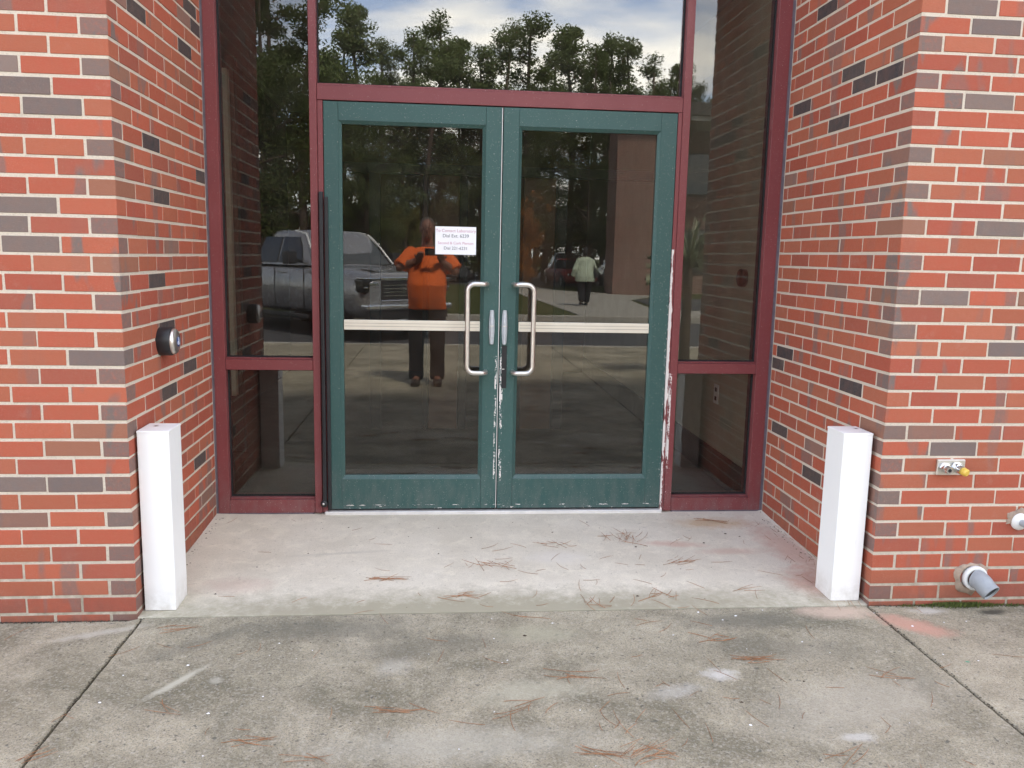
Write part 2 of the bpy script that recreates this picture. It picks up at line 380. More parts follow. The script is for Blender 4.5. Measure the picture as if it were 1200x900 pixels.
def remesh(mb, name, mat, parent=None, voxel=.012, local=True, smooth=6):
    o = mb.build('tmp', mat, None, True)
    m = o.modifiers.new('r', 'REMESH'); m.mode = 'VOXEL'; m.voxel_size = voxel; m.use_smooth_shade = True
    m = o.modifiers.new('s', 'SMOOTH'); m.iterations = smooth; m.factor = .5
    dg = bpy.context.evaluated_depsgraph_get(); me = bpy.data.meshes.new_from_object(o.evaluated_get(dg))
    bpy.data.objects.remove(o)
    me.name = name; me.materials.clear(); me.materials.append(mat)
    return link(name, me, None, parent)
def text_mesh(body, size, mat, name, parent, loc, rot=(math.pi / 2, 0, 0), depth=.0004, align='CENTER'):
    cu = bpy.data.curves.new(name, 'FONT'); cu.body = body; cu.size = size; cu.align_x = align; cu.align_y = 'CENTER'; cu.extrude = depth
    t = bpy.data.objects.new(name, cu); col.objects.link(t)
    dg = bpy.context.evaluated_depsgraph_get(); me = bpy.data.meshes.new_from_object(t.evaluated_get(dg)); bpy.data.objects.remove(t)
    me.materials.clear(); me.materials.append(mat); o = link(name, me, None, parent); o.rotation_euler = rot
    o.location = Vector(loc) - (world_loc(parent) if parent else Vector()); return o

# ------------------------------------------------------------------ ground
C = .0677; W = 2.926; D = 1.17
tag(MB().add([(-400, -700, -.17), (400, -700, -.17), (400, 60, -.17), (-400, 60, -.17)], [(0, 1, 2, 3)]).build('ground', M_GRASS), kind='structure')
tag(MB().add([(-120, -14.1, -.15), (120, -14.1, -.15), (120, -7.0, -.15), (-120, -7.0, -.15)], [(0, 1, 2, 3)]).build('road', M_ASPH), kind='structure')
tag(MB().add([(-70, -78, -.145), (70, -78, -.145), (70, -34, -.145), (-70, -34, -.145)], [(0, 1, 2, 3)]).build('parking_lot', M_ASPH), kind='structure')
tag(MB().box(-60, 60, -34, -14.25, -.165, -.01).build('lawn', M_GRASS), kind='structure')
tag(MB().box(-60, 60, -14.25, -14.09, -.166, 0.0, .02).build('kerb', M_KERB), kind='structure')
def path(poly, z, name, m):
    return tag(MB().prism(poly, 'z', z - .1, z).build(name, m), kind='structure')
path([(4.5, -14.24), (13, -14.24), (12, -16.4), (7.0, -16.6), (7.5, -22), (9.3, -25.3), (7.6, -27), (6.1, -29.2), (5.6, -34), (4.5, -34), (4.2, -27), (4.1, -24.5), (4.35, -20)], .006, 'sidewalk', M_WALKFAR)
path([(7.2, -16.8), (40, -16.6), (40, -22.5), (8.6, -23.3), (7.7, -22)], .010, 'driveway', M_ASPH)
tag(MB().add([(-9, -7.6, -.06), (12, -7.6, -.06), (12, .4, -.06), (-9, .4, -.06)], [(0, 1, 2, 3)]).build('joint_soil', M_SOIL), kind='structure')

pav = tag(bpy.data.objects.new('pavement', None), kind='structure'); col.objects.link(pav)
def wobble(x0, x1, y0, y1, z0f, m, n=40, amp=.0025, ch=.004):
    """a slab of concrete with slightly chipped edges; z0f gives the top's height"""
    per = []
    def seg(a, b):
        L = math.dist(a, b); k = max(2, int(L * n))
        for i in range(k):
            t = i / k; x = a[0] + (b[0] - a[0]) * t; y = a[1] + (b[1] - a[1]) * t
            q = noise.noise(Vector((x * 23, y * 23, 1.7))) * amp * 1.4 + noise.noise(Vector((x * 90, y * 90, 5))) * amp
            per.append((x + (q if abs(b[1] - a[1]) > abs(b[0] - a[0]) else 0), y + (q if abs(b[0] - a[0]) > abs(b[1] - a[1]) else 0)))
    seg((x0, y0), (x1, y0)); seg((x1, y0), (x1, y1)); seg((x1, y1), (x0, y1)); seg((x0, y1), (x0, y0))
    N = len(per); cx, cy = (x0 + x1) / 2, (y0 + y1) / 2
    def ins(p, d): return (p[0] + (d if p[0] < cx else -d) * (1 if abs(p[0] - cx) > (x1 - x0) / 2 - .02 else 0), p[1] + (d if p[1] < cy else -d) * (1 if abs(p[1] - cy) > (y1 - y0) / 2 - .02 else 0))
    vs = [(x, y, z0f(x, y) - .05) for x, y in per] + [(x, y, z0f(x, y) - ch * 1.2) for x, y in per] + [(*ins(p, ch), z0f(*p)) for p in per]
    fs = [(i, (i + 1) % N, (i + 1) % N + N, i + N) for i in range(N)] + [(i + N, (i + 1) % N + N, (i + 1) % N + 2 * N, i + 2 * N) for i in range(N)] + [list(range(2 * N, 3 * N))]
    b = MB(); b.add(vs, fs); return b.build('slab', m, pav)
zl = lambda x, y: -.029 if x < 0 else (-.02 - max(0, x - 2.92) * .012)
gap = .0045
for (x0, x1) in ((-3.1, .020), (.020, 2.917), (2.917, 5.9)):
    for (y0, y1) in ((-3.75, -.004), (-7.55, -3.75)):
        wobble(x0 + gap, x1 - gap, y0 + gap * .6, y1 - (gap * .3), zl, M_WALK, 40 if y1 > -1 else 6)
for (x0, x1) in ((-9, -6.1), (-6.1, -3.1), (5.9, 9), (9, 12)):
    wobble(x0 + gap, x1 - gap, -7.55, -.05, lambda x, y: -.029, M_WALK, 4)
wobble(-.002, W + .002, .0045, D + .2, lambda x, y: -.0205 + .0425 * min(1, max(0, y / D)), M_STOOP, 30, .0012, .0012)
tag(MB().box(-9, 12, -7.68, -7.555, -.17, -.022, .015).build('pavement_kerb', M_KERB), kind='structure')

# ------------------------------------------------------------------ brick walls
RED = [(.39, .094, .053), (.41, .108, .060), (.355, .082, .050), (.39, .120, .068), (.41, .098, .055), (.335, .090, .057), (.365, .106, .058)]
BRN = [(.26, .125, .085), (.24, .13, .10), (.29, .12, .075)]
GRY = [(.18, .14, .125), (.205, .155, .135), (.155, .122, .112)]
DRK = [(.055, .048, .05), (.07, .06, .058)]
LF = [(-.339, 1.917), (-.335, 1.982), (-.196, 1.86), (-.303, 1.384), (-.309, 1.521), (-.083, .984), (-.39, .511), (-.193, .511), (-.336, 1.452)]
LR = [(.912, 2.271), (.397, 1.797), (1.118, 1.745), (.505, 1.595), (.396, 1.255), (.792, .856), (.486, .786), (.937, .342), (.599, 1.02), (1.075, 2.4), (1.015, 2.463), (.367, 2.298)]
RR = [(.504, 2.207), (.404, 2.142), (.602, 2.004), (1.029, 2.143), (.877, 2.57), (.199, 2.134), (.304, .846), (.107, .713), (.63, .373), (1.007, .93), (1.247, 2.136), (1.097, .474), (1.042, .814)]
RF = [(3.205, 2.267), (3.229, 2.002), (3.329, 1.525), (3.118, 1.259), (3.419, 1.057), (3.219, .644), (3.207, 2.343)]
_bm = {}
def brick_mesh(L, Dp=.092, H=.0565):
    key = (round(L, 3), rnd.randrange(6) if L > .19 else 0)
    if key not in _bm:
        mb = MB().box(-L / 2, L / 2, -Dp / 2, Dp / 2, -H / 2, H / 2, .0016)
        q = random.Random(int(L * 1000) * 7 + key[1]); sx = [q.uniform(-.0006, .0006) for _ in range(8)]
        for v in mb.v:      # every brick a little out of square, its arrises worn
            c = (v.x > 0) * 4 + (v.y > 0) * 2 + (v.z > 0); v.x += sx[c] * .8; v.z += sx[(c + 3) % 8] * .9
            v += Vector((q.uniform(-.0006, .0006), q.uniform(-.0003, .0003), q.uniform(-.0006, .0006)))
        me = mb.mesh('brick'); me.materials.append(M_BRICK); _bm[key] = me
    return _bm[key]
def proj(P):
    v = cam.matrix_world.inverted() @ P if False else None
cam_inv = (Matrix.Translation(CAM) @ cam.rotation_euler.to_matrix().to_4x4()).inverted()
def px(P):
    q = cam_inv @ Vector(P)
    if q.z >= -.05: return None
    return (512 + 833.2 * q.x / -q.z, 384 - 833.2 * q.y / -q.z, -q.z)
def hits(lst, a0, a1, z):
    return any(a0 <= a <= a1 and z <= b <= z + C for a, b in lst)
def brick_wall(side, name_label):
    sgn = -1 if side == 'L' else 1; X0 = 0 if side == 'L' else W
    root = thing('brick_wall', name_label, 'wall', (X0, 0, -.04))
    FT, RV = (LF, LR) if side == 'L' else (RF, RR)
    out = []
    for r in range(-1, 49):
        z = r * C; zc_ = z + C / 2
        header_front = (r % 2 == 1) if side == 'L' else (r % 2 == 0)
        # (length, centre, axis, face) -- corner brick first
        lst = []
        if header_front:
            lst.append(('y', 0, .194, True)); u0, w0 = .102, .204
        else:
            lst.append(('x', 0, .194, True)); u0, w0 = .204, .102
        u = u0
        while u < 2.0: lst.append(('x', u, u + .194, False)); u += .204 - .0009
        w = w0
        while w < D - .012:
            lst.append(('y', w, min(w + .194, D - .008), False)); w += .204 - .0009
        for ax, a, b, corner in lst:
            L = b - a
            if L < .02: continue
            j = rnd.uniform(-.0012, .0012); jz = rnd.uniform(-.0012, .0012); jl = rnd.uniform(-.0015, .0015)
            pr = .0035 + rnd.uniform(-.0006, .0008)
            if ax == 'x':
                c = Vector((X0 + sgn * ((a + b) / 2), .046 - pr + .0035, zc_ + jz))
                rot = rnd.uniform(-.004, .004); c.x += jl
            else:
                c = Vector((X0 + sgn * (.046 - pr + .0035), (a + b) / 2 + jl, zc_ + jz)); rot = math.pi / 2 + rnd.uniform(-.004, .004)
            dark = (hits([(x - X0 if sgn > 0 else -(x - X0), zz) for x, zz in FT], a, b, z) if ax == 'x' else hits(RV, a, b, z))
            t = rnd.random()
            if dark:
                base = rnd.choice(GRY if ax == 'x' else DRK); al = 0.0
            elif t < .80: base = rnd.choice(RED); al = rnd.choice((0, 0, .15, .3, .6))
            elif t < .95: base = rnd.choice(RED); al = rnd.uniform(.5, .9)
            else: base = rnd.choice(BRN if rnd.random() < .6 else RED); al = .3
            al = min(al, .41) if not corner else (rnd.uniform(.5, .8) if rnd.random() < .55 else al)
            if corner and header_front and rnd.random() < .25: base = rnd.choice(BRN)
            k = rnd.uniform(.93, 1.07); base = tuple(v * k for v in base)
            # size on screen
            e = [px(c + Vector(((.5 * L if ax == 'x' else .046) * i, (.5 * L if ax == 'y' else .046) * jx, 0))) for i in (-1, 1) for jx in (-1, 1)]
            vis = 0
            if all(e):
                xs = [q[0] for q in e]; ys = [q[1] for q in e]
                if max(xs) > -2 and min(xs) < 1026 and max(ys) > -14 and min(ys) < 782: vis = 1e5 / e[0][2] ** 2 * (L if ax == 'x' else L * .4)
            out.append((vis, L, c, rot, (*base, al), corner))
    out.sort(key=lambda q: -q[0])
    stuff = []
    for i, (vis, L, c, rot, cl, corner) in enumerate(out):
        if i < 296 and vis > 0:
            o = link('brick', brick_mesh(L), None, root); o.location = c - root.location; o.rotation_euler = (0, 0, rot); o.color = cl
        else: stuff.append((L, c, rot, cl))
    vs = []; fs = []; cols = []
    for (L, c, rot, cl) in stuff:
        me = brick_mesh(L); m = Matrix.Translation(c - root.location) @ Matrix.Rotation(rot, 4, 'Z'); n = len(vs)
        vs += [m @ v.co for v in me.vertices]; fs += [[i + n for i in p.vertices] for p in me.polygons]; cols += [cl] * len(me.vertices)
    me = bpy.data.meshes.new('bricks'); me.from_pydata(vs, [], fs); ca = me.color_attributes.new('tint', 'FLOAT_COLOR', 'POINT')
    ca.data.foreach_set('color', [q for cl in cols for q in cl]); me.materials.append(M_BRICKA)
    o = link('bricks', me, None, root); o['kind'] = 'stuff'
    # mortar bed behind the bricks
    x0, x1 = (X0 - 2.0, X0 - .0022) if side == 'L' else (X0 + .0022, X0 + 2.0)
    MB().box(x0, x1, .0022, D + .16, -.1, 3.3).build('mortar', M_MORTAR, root)
    return root
WL = brick_wall('L', 'red brick wall left of the entrance with a black push button on its side')
WR = brick_wall('R', 'red brick wall right of the entrance with pipes and a hose outlet near its foot')

# unseen storey above and roof, shaped to block sun and leave the recess open
up = thing('unseen_upper_wall', 'unseen plain brick upper storey and roof shaped to block the sun over the entrance recess', 'wall', (W / 2, .2, 3.3))
M_UP = simple('brick_upper', (.30, .10, .065), .9, 0, .2, 6)
MB().box(-14, -.001, .004, 1.36, 3.302, 6.0).build('wall', M_UP, up); MB().box(W + .001, 18, .004, 1.36, 3.302, 6.0).build('wall', M_UP, up)
MB().box(-.0005, W + .0005, D + .01, D + .2, 3.262, 6.0).build('wall', M_UP, up)
MB().box(-14.1, 18.1, 1.17, 16, 6.002, 6.2, .01).build('roof', M_TRIM, up)  # unseen roof slab, added to keep direct sun off the entrance
side_l = thing('side_wall', 'plain brick wall further left of the entrance', 'wall', (-6, .1, 0))
MB().box(-14, -2.003, .01, .4, -.1, 3.3).build('wall', M_UP, side_l)
side_r = thing('side_wall', 'plain brick wall further right of the entrance', 'wall', (9, .1, 0))
MB().box(W + 2.003, 18, .01, .4, -.1, 3.3).build('wall', M_UP, side_r)

# ------------------------------------------------------------------ maroon storefront frame
FB = D + .115
fr = thing('storefront_frame', 'maroon metal storefront frame around the green double doors', 'door frame', (W / 2, D, .02))
def fb(name, x0, x1, z0, z1, y0=D, y1=FB, m=None, bev=.0015): return MB().box(x0, x1, y0, y1, z0, z1, bev).build(name, m or M_RED, fr)
fb('stile', .010, .0665, .024, 3.25); fb('stile', 2.8445, 2.912, .024, 3.25)
fb('mullion', .505, .5415, .024, 3.25, D - .004, FB + .003); fb('mullion', 2.372, 2.411, .024, 3.25, D - .004, FB + .003)
fb('jamb_stop', .5425, .569, .024, 2.116, D + .006, FB - .01); fb('jamb_stop', 2.3505, 2.371, .024, 2.116, D + .001, FB - .01)
fb('transom_bar', .5425, 2.371, 2.1175, 2.185, D + .001, FB - .004)
fb('transom_bead', .5425, 2.371, 2.186, 2.197, D + .012, FB - .004)
for a, b in ((.0675, .504), (2.412, 2.8435)):
    fb('rail', a, b, .7795, .8325, D + .002, FB - .004); fb('rail', a, b, .024, .094, D + .002, FB - .004)
    fb('bead', a, b, .833, .841, D + .014, FB - .006); fb('bead', a, b, .0945, .103, D + .014, FB - .006)
fb('head', .0675, .504, 3.19, 3.25, D + .003, FB - .004); fb('head', 2.412, 2.8435, 3.19, 3.25, D + .003, FB - .004); fb('head', .5425, 2.371, 3.19, 3.25, D + .003, FB - .004)
GY = D + .05
def pane(x0, x1, z0, z1, root=fr, y=GY, m=M_GLASS):
    MB().box(x0, x1, y - .003, y + .003, z0, z1).build('glass_pane', m, root)
    g = MB(); t = .006
    for a, b, c, d in ((x0, x0 + t, z0, z1), (x1 - t, x1, z0, z1), (x0 + t, x1 - t, z0, z0 + t), (x0 + t, x1 - t, z1 - t, z1)): g.box(a, b, y - .009, y + .009, c, d)
    g.build('gasket', M_RUBBER, root)
pane(.067, .5045, .842, 3.19); pane(.067, .5045, .104, .779); pane(2.4115, 2.844, .842, 3.19); pane(2.4115, 2.844, .104, .779); pane(.542, 2.3715, 2.198, 3.19, m=M_GLASST)
fb('sealant', -.003, .0095, .015, 3.25, D + .003, D + .03, M_SEAL, 0); fb('sealant', 2.9125, W + .003, .015, 3.25, D + .003, D + .03, M_SEAL, 0)
MB().box(.556, 2.36, D - .016, D + .11, .012, .0315, .002).build('threshold', M_ALU, fr)
MB().box(.01, .499, D + .003, D + .02, .014, .0235).build('sealant', M_SEAL, fr); MB().box(2.416, 2.912, D + .003, D + .02, .014, .0235).build('sealant', M_SEAL, fr)

# ------------------------------------------------------------------ the two doors
def ring(b, o, i, yo, yi, yb):
    (X0, X1, Z0, Z1), (x0, x1, z0, z1) = o, i
    O = [(X0, Z0), (X1, Z0), (X1, Z1), (X0, Z1)]; I = [(x0, z0), (x1, z0), (x1, z1), (x0, z1)]
    for k in range(4):
        a, c = O[k], O[(k + 1) % 4]; e, g = I[k], I[(k + 1) % 4]
        vs = [(a[0], yo, a[1]), (c[0], yo, c[1]), (g[0], yi, g[1]), (e[0], yi, e[1]), (a[0], yb, a[1]), (c[0], yb, c[1]), (g[0], yb, g[1]), (e[0], yb, e[1])]
        b.add(vs, [(0, 1, 2, 3), (7, 6, 5, 4), (0, 4, 5, 1), (3, 2, 6, 7), (0, 3, 7, 4), (1, 5, 6, 2)])
    return b
def door(x0, x1, px0, px1, hx, hdir, lk, label, side):
    d = thing('door', label, 'door', ((x0 + x1) / 2, D, .03))
    y0, y1 = D + .0035, D + .048; zt, zb = 2.1125, .042; PZ0, PZ1 = .224, 2.008
    MB().box(x0, px0 - .0155, y0, y1, zb, zt, .0015).build('stile', M_GREEN, d)
    MB().box(px1 + .0155, x1, y0, y1, zb, zt, .0015).build('stile', M_GREEN, d)
    MB().box(px0 - .0150, px1 + .0150, y0 + .0004, y1, PZ1 + .0155, zt, .0008).build('top_rail', M_GREEN, d)
    MB().box(px0 - .0150, px1 + .0150, y0 + .0004, y1, zb, PZ0 - .0205, .0008).build('bottom_rail', M_GREEN, d)
    MB().box(x0 + .004, x1 - .004, y0 + .006, y1 - .004, .0345, .0415).build('door_sweep', M_RUBBER, d)
    ring(MB(), (px0 - .015, px1 + .015, PZ0 - .020, PZ1 + .015), (px0, px1, PZ0, PZ1), y0 + .001, y0 + .013, y1 - .003).build('glazing_bead', M_GREEN, d)
    MB().box(px0 - .006, px1 + .006, D + .023, D + .029, PZ0 - .006, PZ1 + .006).build('glass_pane', M_GLASS, d)
    # pull handle: a bent steel tube fixed to the stile
    zt_, zb_ = 1.236, .781; out = D - .062; rad = .0125; xe = hx + hdir * .098
    pts = [(xe, D + .004, zt_), (xe, D - .03, zt_)]
    for k in range(5): a = k / 4 * math.pi / 2; pts.append((xe - hdir * (.030 * (1 - math.cos(a))), D - .032 - .03 * math.sin(a), zt_))
    for k in range(6): a = k / 5 * math.pi / 2; pts.append((hx + hdir * .036 - hdir * .036 * math.sin(a), out, zt_ - .036 * (1 - math.cos(a))))
    for k in range(6): a = k / 5 * math.pi / 2; pts.append((hx + hdir * .036 - hdir * .036 * math.cos(a), out, zb_ + .036 * (1 - math.sin(a))))
    for k in range(5): a = (1 - k / 4) * math.pi / 2; pts.append((xe - hdir * (.030 * (1 - math.cos(a))), D - .032 - .03 * math.sin(a), zb_))
    pts += [(xe, D - .03, zb_), (xe, D + .004, zb_)]
    MB().tube(pts, rad, 16).build('pull_handle', M_STEEL, d)
    # thumb plate of the latch
    L = MB(); c0, zc0, hh = lk, 1.014, .088
    prof = [(-hh, .0085), (-hh + .006, .0105), (-.03, .0142), (.0, .0150), (.03, .0142), (hh - .006, .0105), (hh, .0085)]
    vs = []; fs = []
    for (dz, w) in prof:
        vs += [(c0 - w, D + .003, zc0 + dz), (c0 - w * .92, D - .012, zc0 + dz), (c0 - w * .3, D - .019 - (.004 if abs(dz) < .04 else 0), zc0 + dz), (c0 + w * .3, D - .019 - (.004 if abs(dz) < .04 else 0), zc0 + dz), (c0 + w * .92, D - .012, zc0 + dz), (c0 + w, D + .003, zc0 + dz)]
    for i in range(len(prof) - 1):
        for k in range(5): fs.append((i * 6 + k, i * 6 + k + 1, (i + 1) * 6 + k + 1, (i + 1) * 6 + k))
    fs += [list(range(6))[::-1], list(range(len(vs) - 6, len(vs)))]
    L.add(vs, fs); tp = L.build('thumb_plate', M_CAST, d)
    MB().box(c0 - .0095, c0 + .0095, D - .0245, D - .018, 1.018, 1.0235, .001).build('lever_lip', M_STEEL, tp)
    MB().lathe((c0, D + .0035, zc0), (0, -1, 0), [(0, .0), (0, .018), (.003, .018), (.0035, .0)], 16).build('rose', M_BLACK, tp)
    # exit bar, set on the outer side of the pane so it shows bright
    b0, b1 = px0 + .006, px1 - .004
    bar = MB().box(b0 - .004, b1 + .003, D + .009, D + .0225, .9905, 1.0415, .002).build('push_bar', M_CREAM, d)
    MB().box(b0 + .001, b1 - .001, D + .0080, D + .0092, 1.0085, 1.0110).build('groove', M_CREAMD, bar)
    MB().box(b0 + .001, b1 - .001, D + .0080, D + .0092, 1.024, 1.0260).build('groove', M_CREAMD, bar)
    if side == 'L':
        MB().box(.5475, .5665, D - .022, D + .004, .06, 1.676, .003).tube([(.5535, D - .024, .3), (.5535, D - .024, 1.1)], .003, 8).build('hinge_guard', M_BLACK, d)
        MB().box(.5725, .5905, D - .014, D + .002, .045, 1.652, .003).build('hinge_guard', M_BLACK, d)
        MB().lathe((.553, D - .005, .078), (0, -1, 0), [(0, 0), (0, .018), (.018, .018), (.022, .012), (.022, 0)], 20).build('pivot', M_BLACK, d)
        MB().lathe((.5495, D - .027, .078), (0, -1, 0), [(0, 0), (0, .007), (.003, .006), (.004, 0)], 12).build('screw', M_STEEL, d)
        MB().box(x1 + .0002, x1 + .0032, D + .002, D + .04, .045, 2.11).build('weatherstrip', M_ALU, d)
    else:
        k = MB().box(1.4725, 1.4985, D - .0005, D + .006, .694, .918, .001).build('lock_plate', M_BLACK, d)
        MB().box(1.4735, 1.487, D - .004, D - .0005, .7935, .7965, .0006).build('key_slot', M_ALU, k)
    return d
door(.572, 1.4525, .659, 1.357, 1.289, 1, 1.4175, 'left green door with the white paper notice taped to its glass', 'L')
door(1.461, 2.3485, 1.556, 2.250, 1.627, -1, 1.4835, 'right green door with a black lock plate and chipped paint along its edge', 'R')

# notice on the left door
nt = thing('paper_notice', 'white paper notice with four printed lines taped on the left door glass', 'notice', (1.2275, D + .0222, 1.38))
MB().box(1.1235, 1.3310, D + .0212, D + .0222, 1.3815, 1.5215).build('sheet', M_PAPER, nt)
bb = MB()
for a, b, c, d in ((1.1205, 1.1230, 1.379, 1.524), (1.3315, 1.3335, 1.379, 1.524), (1.1230, 1.3315, 1.379, 1.381), (1.1230, 1.3315, 1.522, 1.524)): bb.box(a, b, D + .0210, D + .0224, c, d)
bb.build('sleeve_edge', M_BLACK, nt)
for s, z, sz, m in (('To Contact Laboratory', 1.5005, .0215, M_INKP), ('Dial Ext. 6239', 1.4745, .0235, M_INKG), ('Second & Cork Pierson', 1.4385, .0190, M_INKP), ('Dial 221-6231', 1.4125, .0215, M_INKG)):
    text_mesh(s, sz, m, 'printed_line', nt, (1.2275, D + .0208, z))

# ------------------------------------------------------------------ white posts in the two corners
def post(x0, x1, y0, y1, z0, h, label, bolt):
    p = thing('post', label, 'post', ((x0 + x1) / 2, (y0 + y1) / 2, z0), 0, 'white posts at the recess corners')
    MB().box(x0, x1, y0, y1, z0, z0 + h, .004).build('shaft', M_VINYL, p)
    MB().box(x0 - .001, x1 + .001, y0 - .001, y1 + .001, z0 + h - .006, z0 + h + .003, .003).build('cap', M_VINYL, p)
    s = MB().lathe((*bolt, z0 + h + .0028), (0, 0, 1), [(0, .0105), (.0012, .0100), (.0012, .0075), (.0002, .0065), (.0002, 0)], 20).build('bolt_hole', M_STEEL, p)
    MB().lathe((*bolt, z0 + h + .0031), (0, 0, 1), [(0, .0058), (.0006, .0052), (.0006, 0)], 14).build('plug', M_BLACK, s)
    return p
post(.0095, .1275, .0565, .2065, -.017, .713, 'left white square post beside the push button wall', (.052, .150))
post(2.783, 2.906, .042, .190, -.018, .713, 'right white square post beside the hose outlet wall', (2.880, .135))

# ------------------------------------------------------------------ push button on the left side wall
pb = thing('push_button', 'round black and silver door push button on the left brick side wall', 'push button', (0, .405, 1.003))
MB().lathe((-.006, .405, 1.003), (1, 0, 0), [(0, 0), (0, .056), (.004, .0585), (.053, .0585), (.058, .055), (.058, 0)], 40).build('housing', M_BLACK, pb)
bt = MB().lathe((.0525, .405, 1.003), (1, 0, 0), [(0, .0535), (.006, .0535), (.012, .049), (.0165, .040), (.019, .024), (.0195, 0)], 40).build('button', M_STEEL, pb)
M_BLUE = simple('blue_print', (.03, .07, .22), .4, 0, .05, 5)
em = MB().lathe((.0722, .405, 1.003), (1, 0, 0), [(0, .0), (0, .021), (.0007, .0205), (.0007, 0)], 28).build('emblem', M_BLUE, bt)
g = MB(); X = .0731
wh = [(X, .405 + .010 * math.cos(a) * (1), 1.000 + .010 * math.sin(a)) for a in [math.radians(q) for q in range(150, 371, 20)]]
g.tube(wh, .0012, 6); g.tube([(X, .407, 1.016), (X, .407, 1.004), (X, .399, 1.004), (X, .3955, .994), (X, .393, .994)], .0014, 6); g.ell((X, .407, 1.0185), (.0008, .0026, .0026), 8, 6)
g.build('wheelchair_symbol', M_PAPER, em)

# ------------------------------------------------------------------ fittings on the right wall
hb = thing('hose_outlet', 'small steel twin hose outlet with one yellow cap on the right brick wall', 'hose outlet', (3.217, 0, .569))
MB().box(3.158, 3.277, -.012, .004, .537, .601, .002).build('plate', M_STEEL, hb)
def hexnut(b, c, d, r, l):
    return b.tube([c, Vector(c) + Vector(d).normalized() * l], r, 6, True, False)
n1 = hexnut(MB(), (3.188, -.010, .570), (.12, -1, -.12), .021, .020).tube([(3.189, -.026, .568), (3.192, -.045, .564)], .0165, 18).build('nozzle', M_CHROME, hb)
MB().tube([(3.1918, -.0445, .5642), (3.192, -.0458, .5640)], .008, 14).build('bore', M_BLACK, n1)
n2 = hexnut(MB(), (3.237, -.010, .572), (.16, -1, -.16), .022, .022).tube([(3.239, -.028, .569), (3.243, -.050, .564)], .0175, 18).build('nozzle', M_CHROME, hb)
MB().tube([(3.242, -.046, .5645), (3.2445, -.050, .5635), (3.249, -.066, .5600), (3.2505, -.070, .5590)], [.013, .0165, .0155, .012], 16).build('yellow_cap', M_YEL, n2)
sp = thing('stub_pipe', 'short grey pipe stub through a round white collar on the right brick wall', 'pipe', (3.545, 0, .336))
MB().lathe((3.545, .003, .336), (0, -1, 0), [(0, 0), (0, .0365), (.010, .0365), (.020, .030), (.024, .022), (.024, .0)], 32).build('collar', M_PVCW, sp)
MB().tube([(3.545, -.015, .336), (3.549, -.055, .333)], .0145, 20).build('pipe', M_PVC, sp)
MB().tube([(3.549, -.0545, .333), (3.5493, -.0565, .3328)], .010, 14).build('bore', M_BLACK, sp)
M_PATCH = simple('mortar_patch', (.33, .25, .19), .95, 0, .3, 30, .6, 90)
def patch(cx, cz, r0, r1, root, seed, a0=0, a1=360):
    b = MB(); n = 26; vs = []; q = random.Random(seed)
    for i in range(n + 1):
        a = R(a0 + (a1 - a0) * i / n); rr = r1 * (1 + .28 * noise.noise(Vector((math.cos(a) * 1.6, math.sin(a) * 1.6, seed)))) * q.uniform(.93, 1.07)
        vs += [(cx + r0 * math.cos(a), -.007, cz + r0 * math.sin(a)), (cx + rr * math.cos(a), -.0035, cz + rr * math.sin(a)), (cx + (rr + .003) * math.cos(a), .006, cz + (rr + .003) * math.sin(a))]
    fs = [(3 * i + k, 3 * i + k + 1, 3 * i + k + 4, 3 * i + k + 3) for i in range(n) for k in (0, 1)]
    b.add(vs, fs, True).build('mortar_patch', M_PATCH, root)
patch(3.545, .336, .034, .055, sp, 3, 70, 190)
dp = thing('drain_elbow', 'grey plastic drain elbow low on the right brick wall with a dark open end', 'drain pipe', (3.372, 0, .09))
MB().lathe((3.372, .004, .096), (0, -1, 0), [(0, 0), (0, .052), (.022, .052), (.027, .049), (.027, .038), (.02, .036)], 36).build('collar', M_PVCW, dp)
ctr = []
for k in range(7):
    a = k / 6 * R(50); ctr.append((3.372 + .016 * math.sin(a) * 1.2, -.018 - .058 * math.sin(a), .096 - .058 * (1 - math.cos(a))))
e = Vector(ctr[-1]); dv = Vector((.34, -.80, -.50)).normalized(); ctr += [e + dv * .012, e + dv * .0299]
el = MB().tube(ctr, [.040, .040, .040, .0398, .0395, .039, .0385, .038, .038], 28, False)
el.lathe(e + dv * .030, dv, [(0, .038), (.002, .0375), (.002, .034), (-.02, .033)], 28).build('elbow', M_PVC, dp)
MB().lathe(e + dv * .024, dv, [(0, 0), (0, .0338)], 20).build('bore', M_BLACK, dp)
patch(3.360, .098, .05, .072, dp, 7)

# ------------------------------------------------------------------ litter on the concrete
def gz(x, y): return (-.0205 + .0425 * min(1, max(0, y / D))) if (0 < y and 0 < x < W) else zl(x, y)
def needle(b, x, y, ang, L, z=0, curve=0.0, w=.0009):
    n = 5; pts = []
    for i in range(n):
        t = i / (n - 1) - .5; xx = x + math.cos(ang) * L * t - math.sin(ang) * curve * (t * t * 4 - 1) * L; yy = y + math.sin(ang) * L * t + math.cos(ang) * curve * (t * t * 4 - 1) * L
        pts.append((xx, yy, gz(xx, yy) + .0016 + z * (1 + t) + .002 * abs(t)))
    b.tube(pts, [w, w, w, w, w * .5], 4, False)
needles = [(1.385, .449, 22), (1.71, .694, 14), (2.083, .768, 34), (.916, .316, 6), (1.798, .057, 16), (2.063, .116, 14), (1.242, .148, 8), (2.157, -.269, 12), (2.277, .472, 8), (1.709, -.825, 10), (1.749, -.982, 30), (1.405, -.736, 12), (.603, -.865, 6), (1.035, -.717, 7), (.173, -.111, 5), (1.602, -.974, 8), (2.271, -.442, 9), (2.318, -1.013, 4), (1.584, -.531, 5), (.018, -.915, 5), (.797, -.95, 4), (2.6, 1.0, 5), (2.486, .164, 3), (.32, -.681, 3), (.953, .314, 4), (2.744, -.587, 3)]
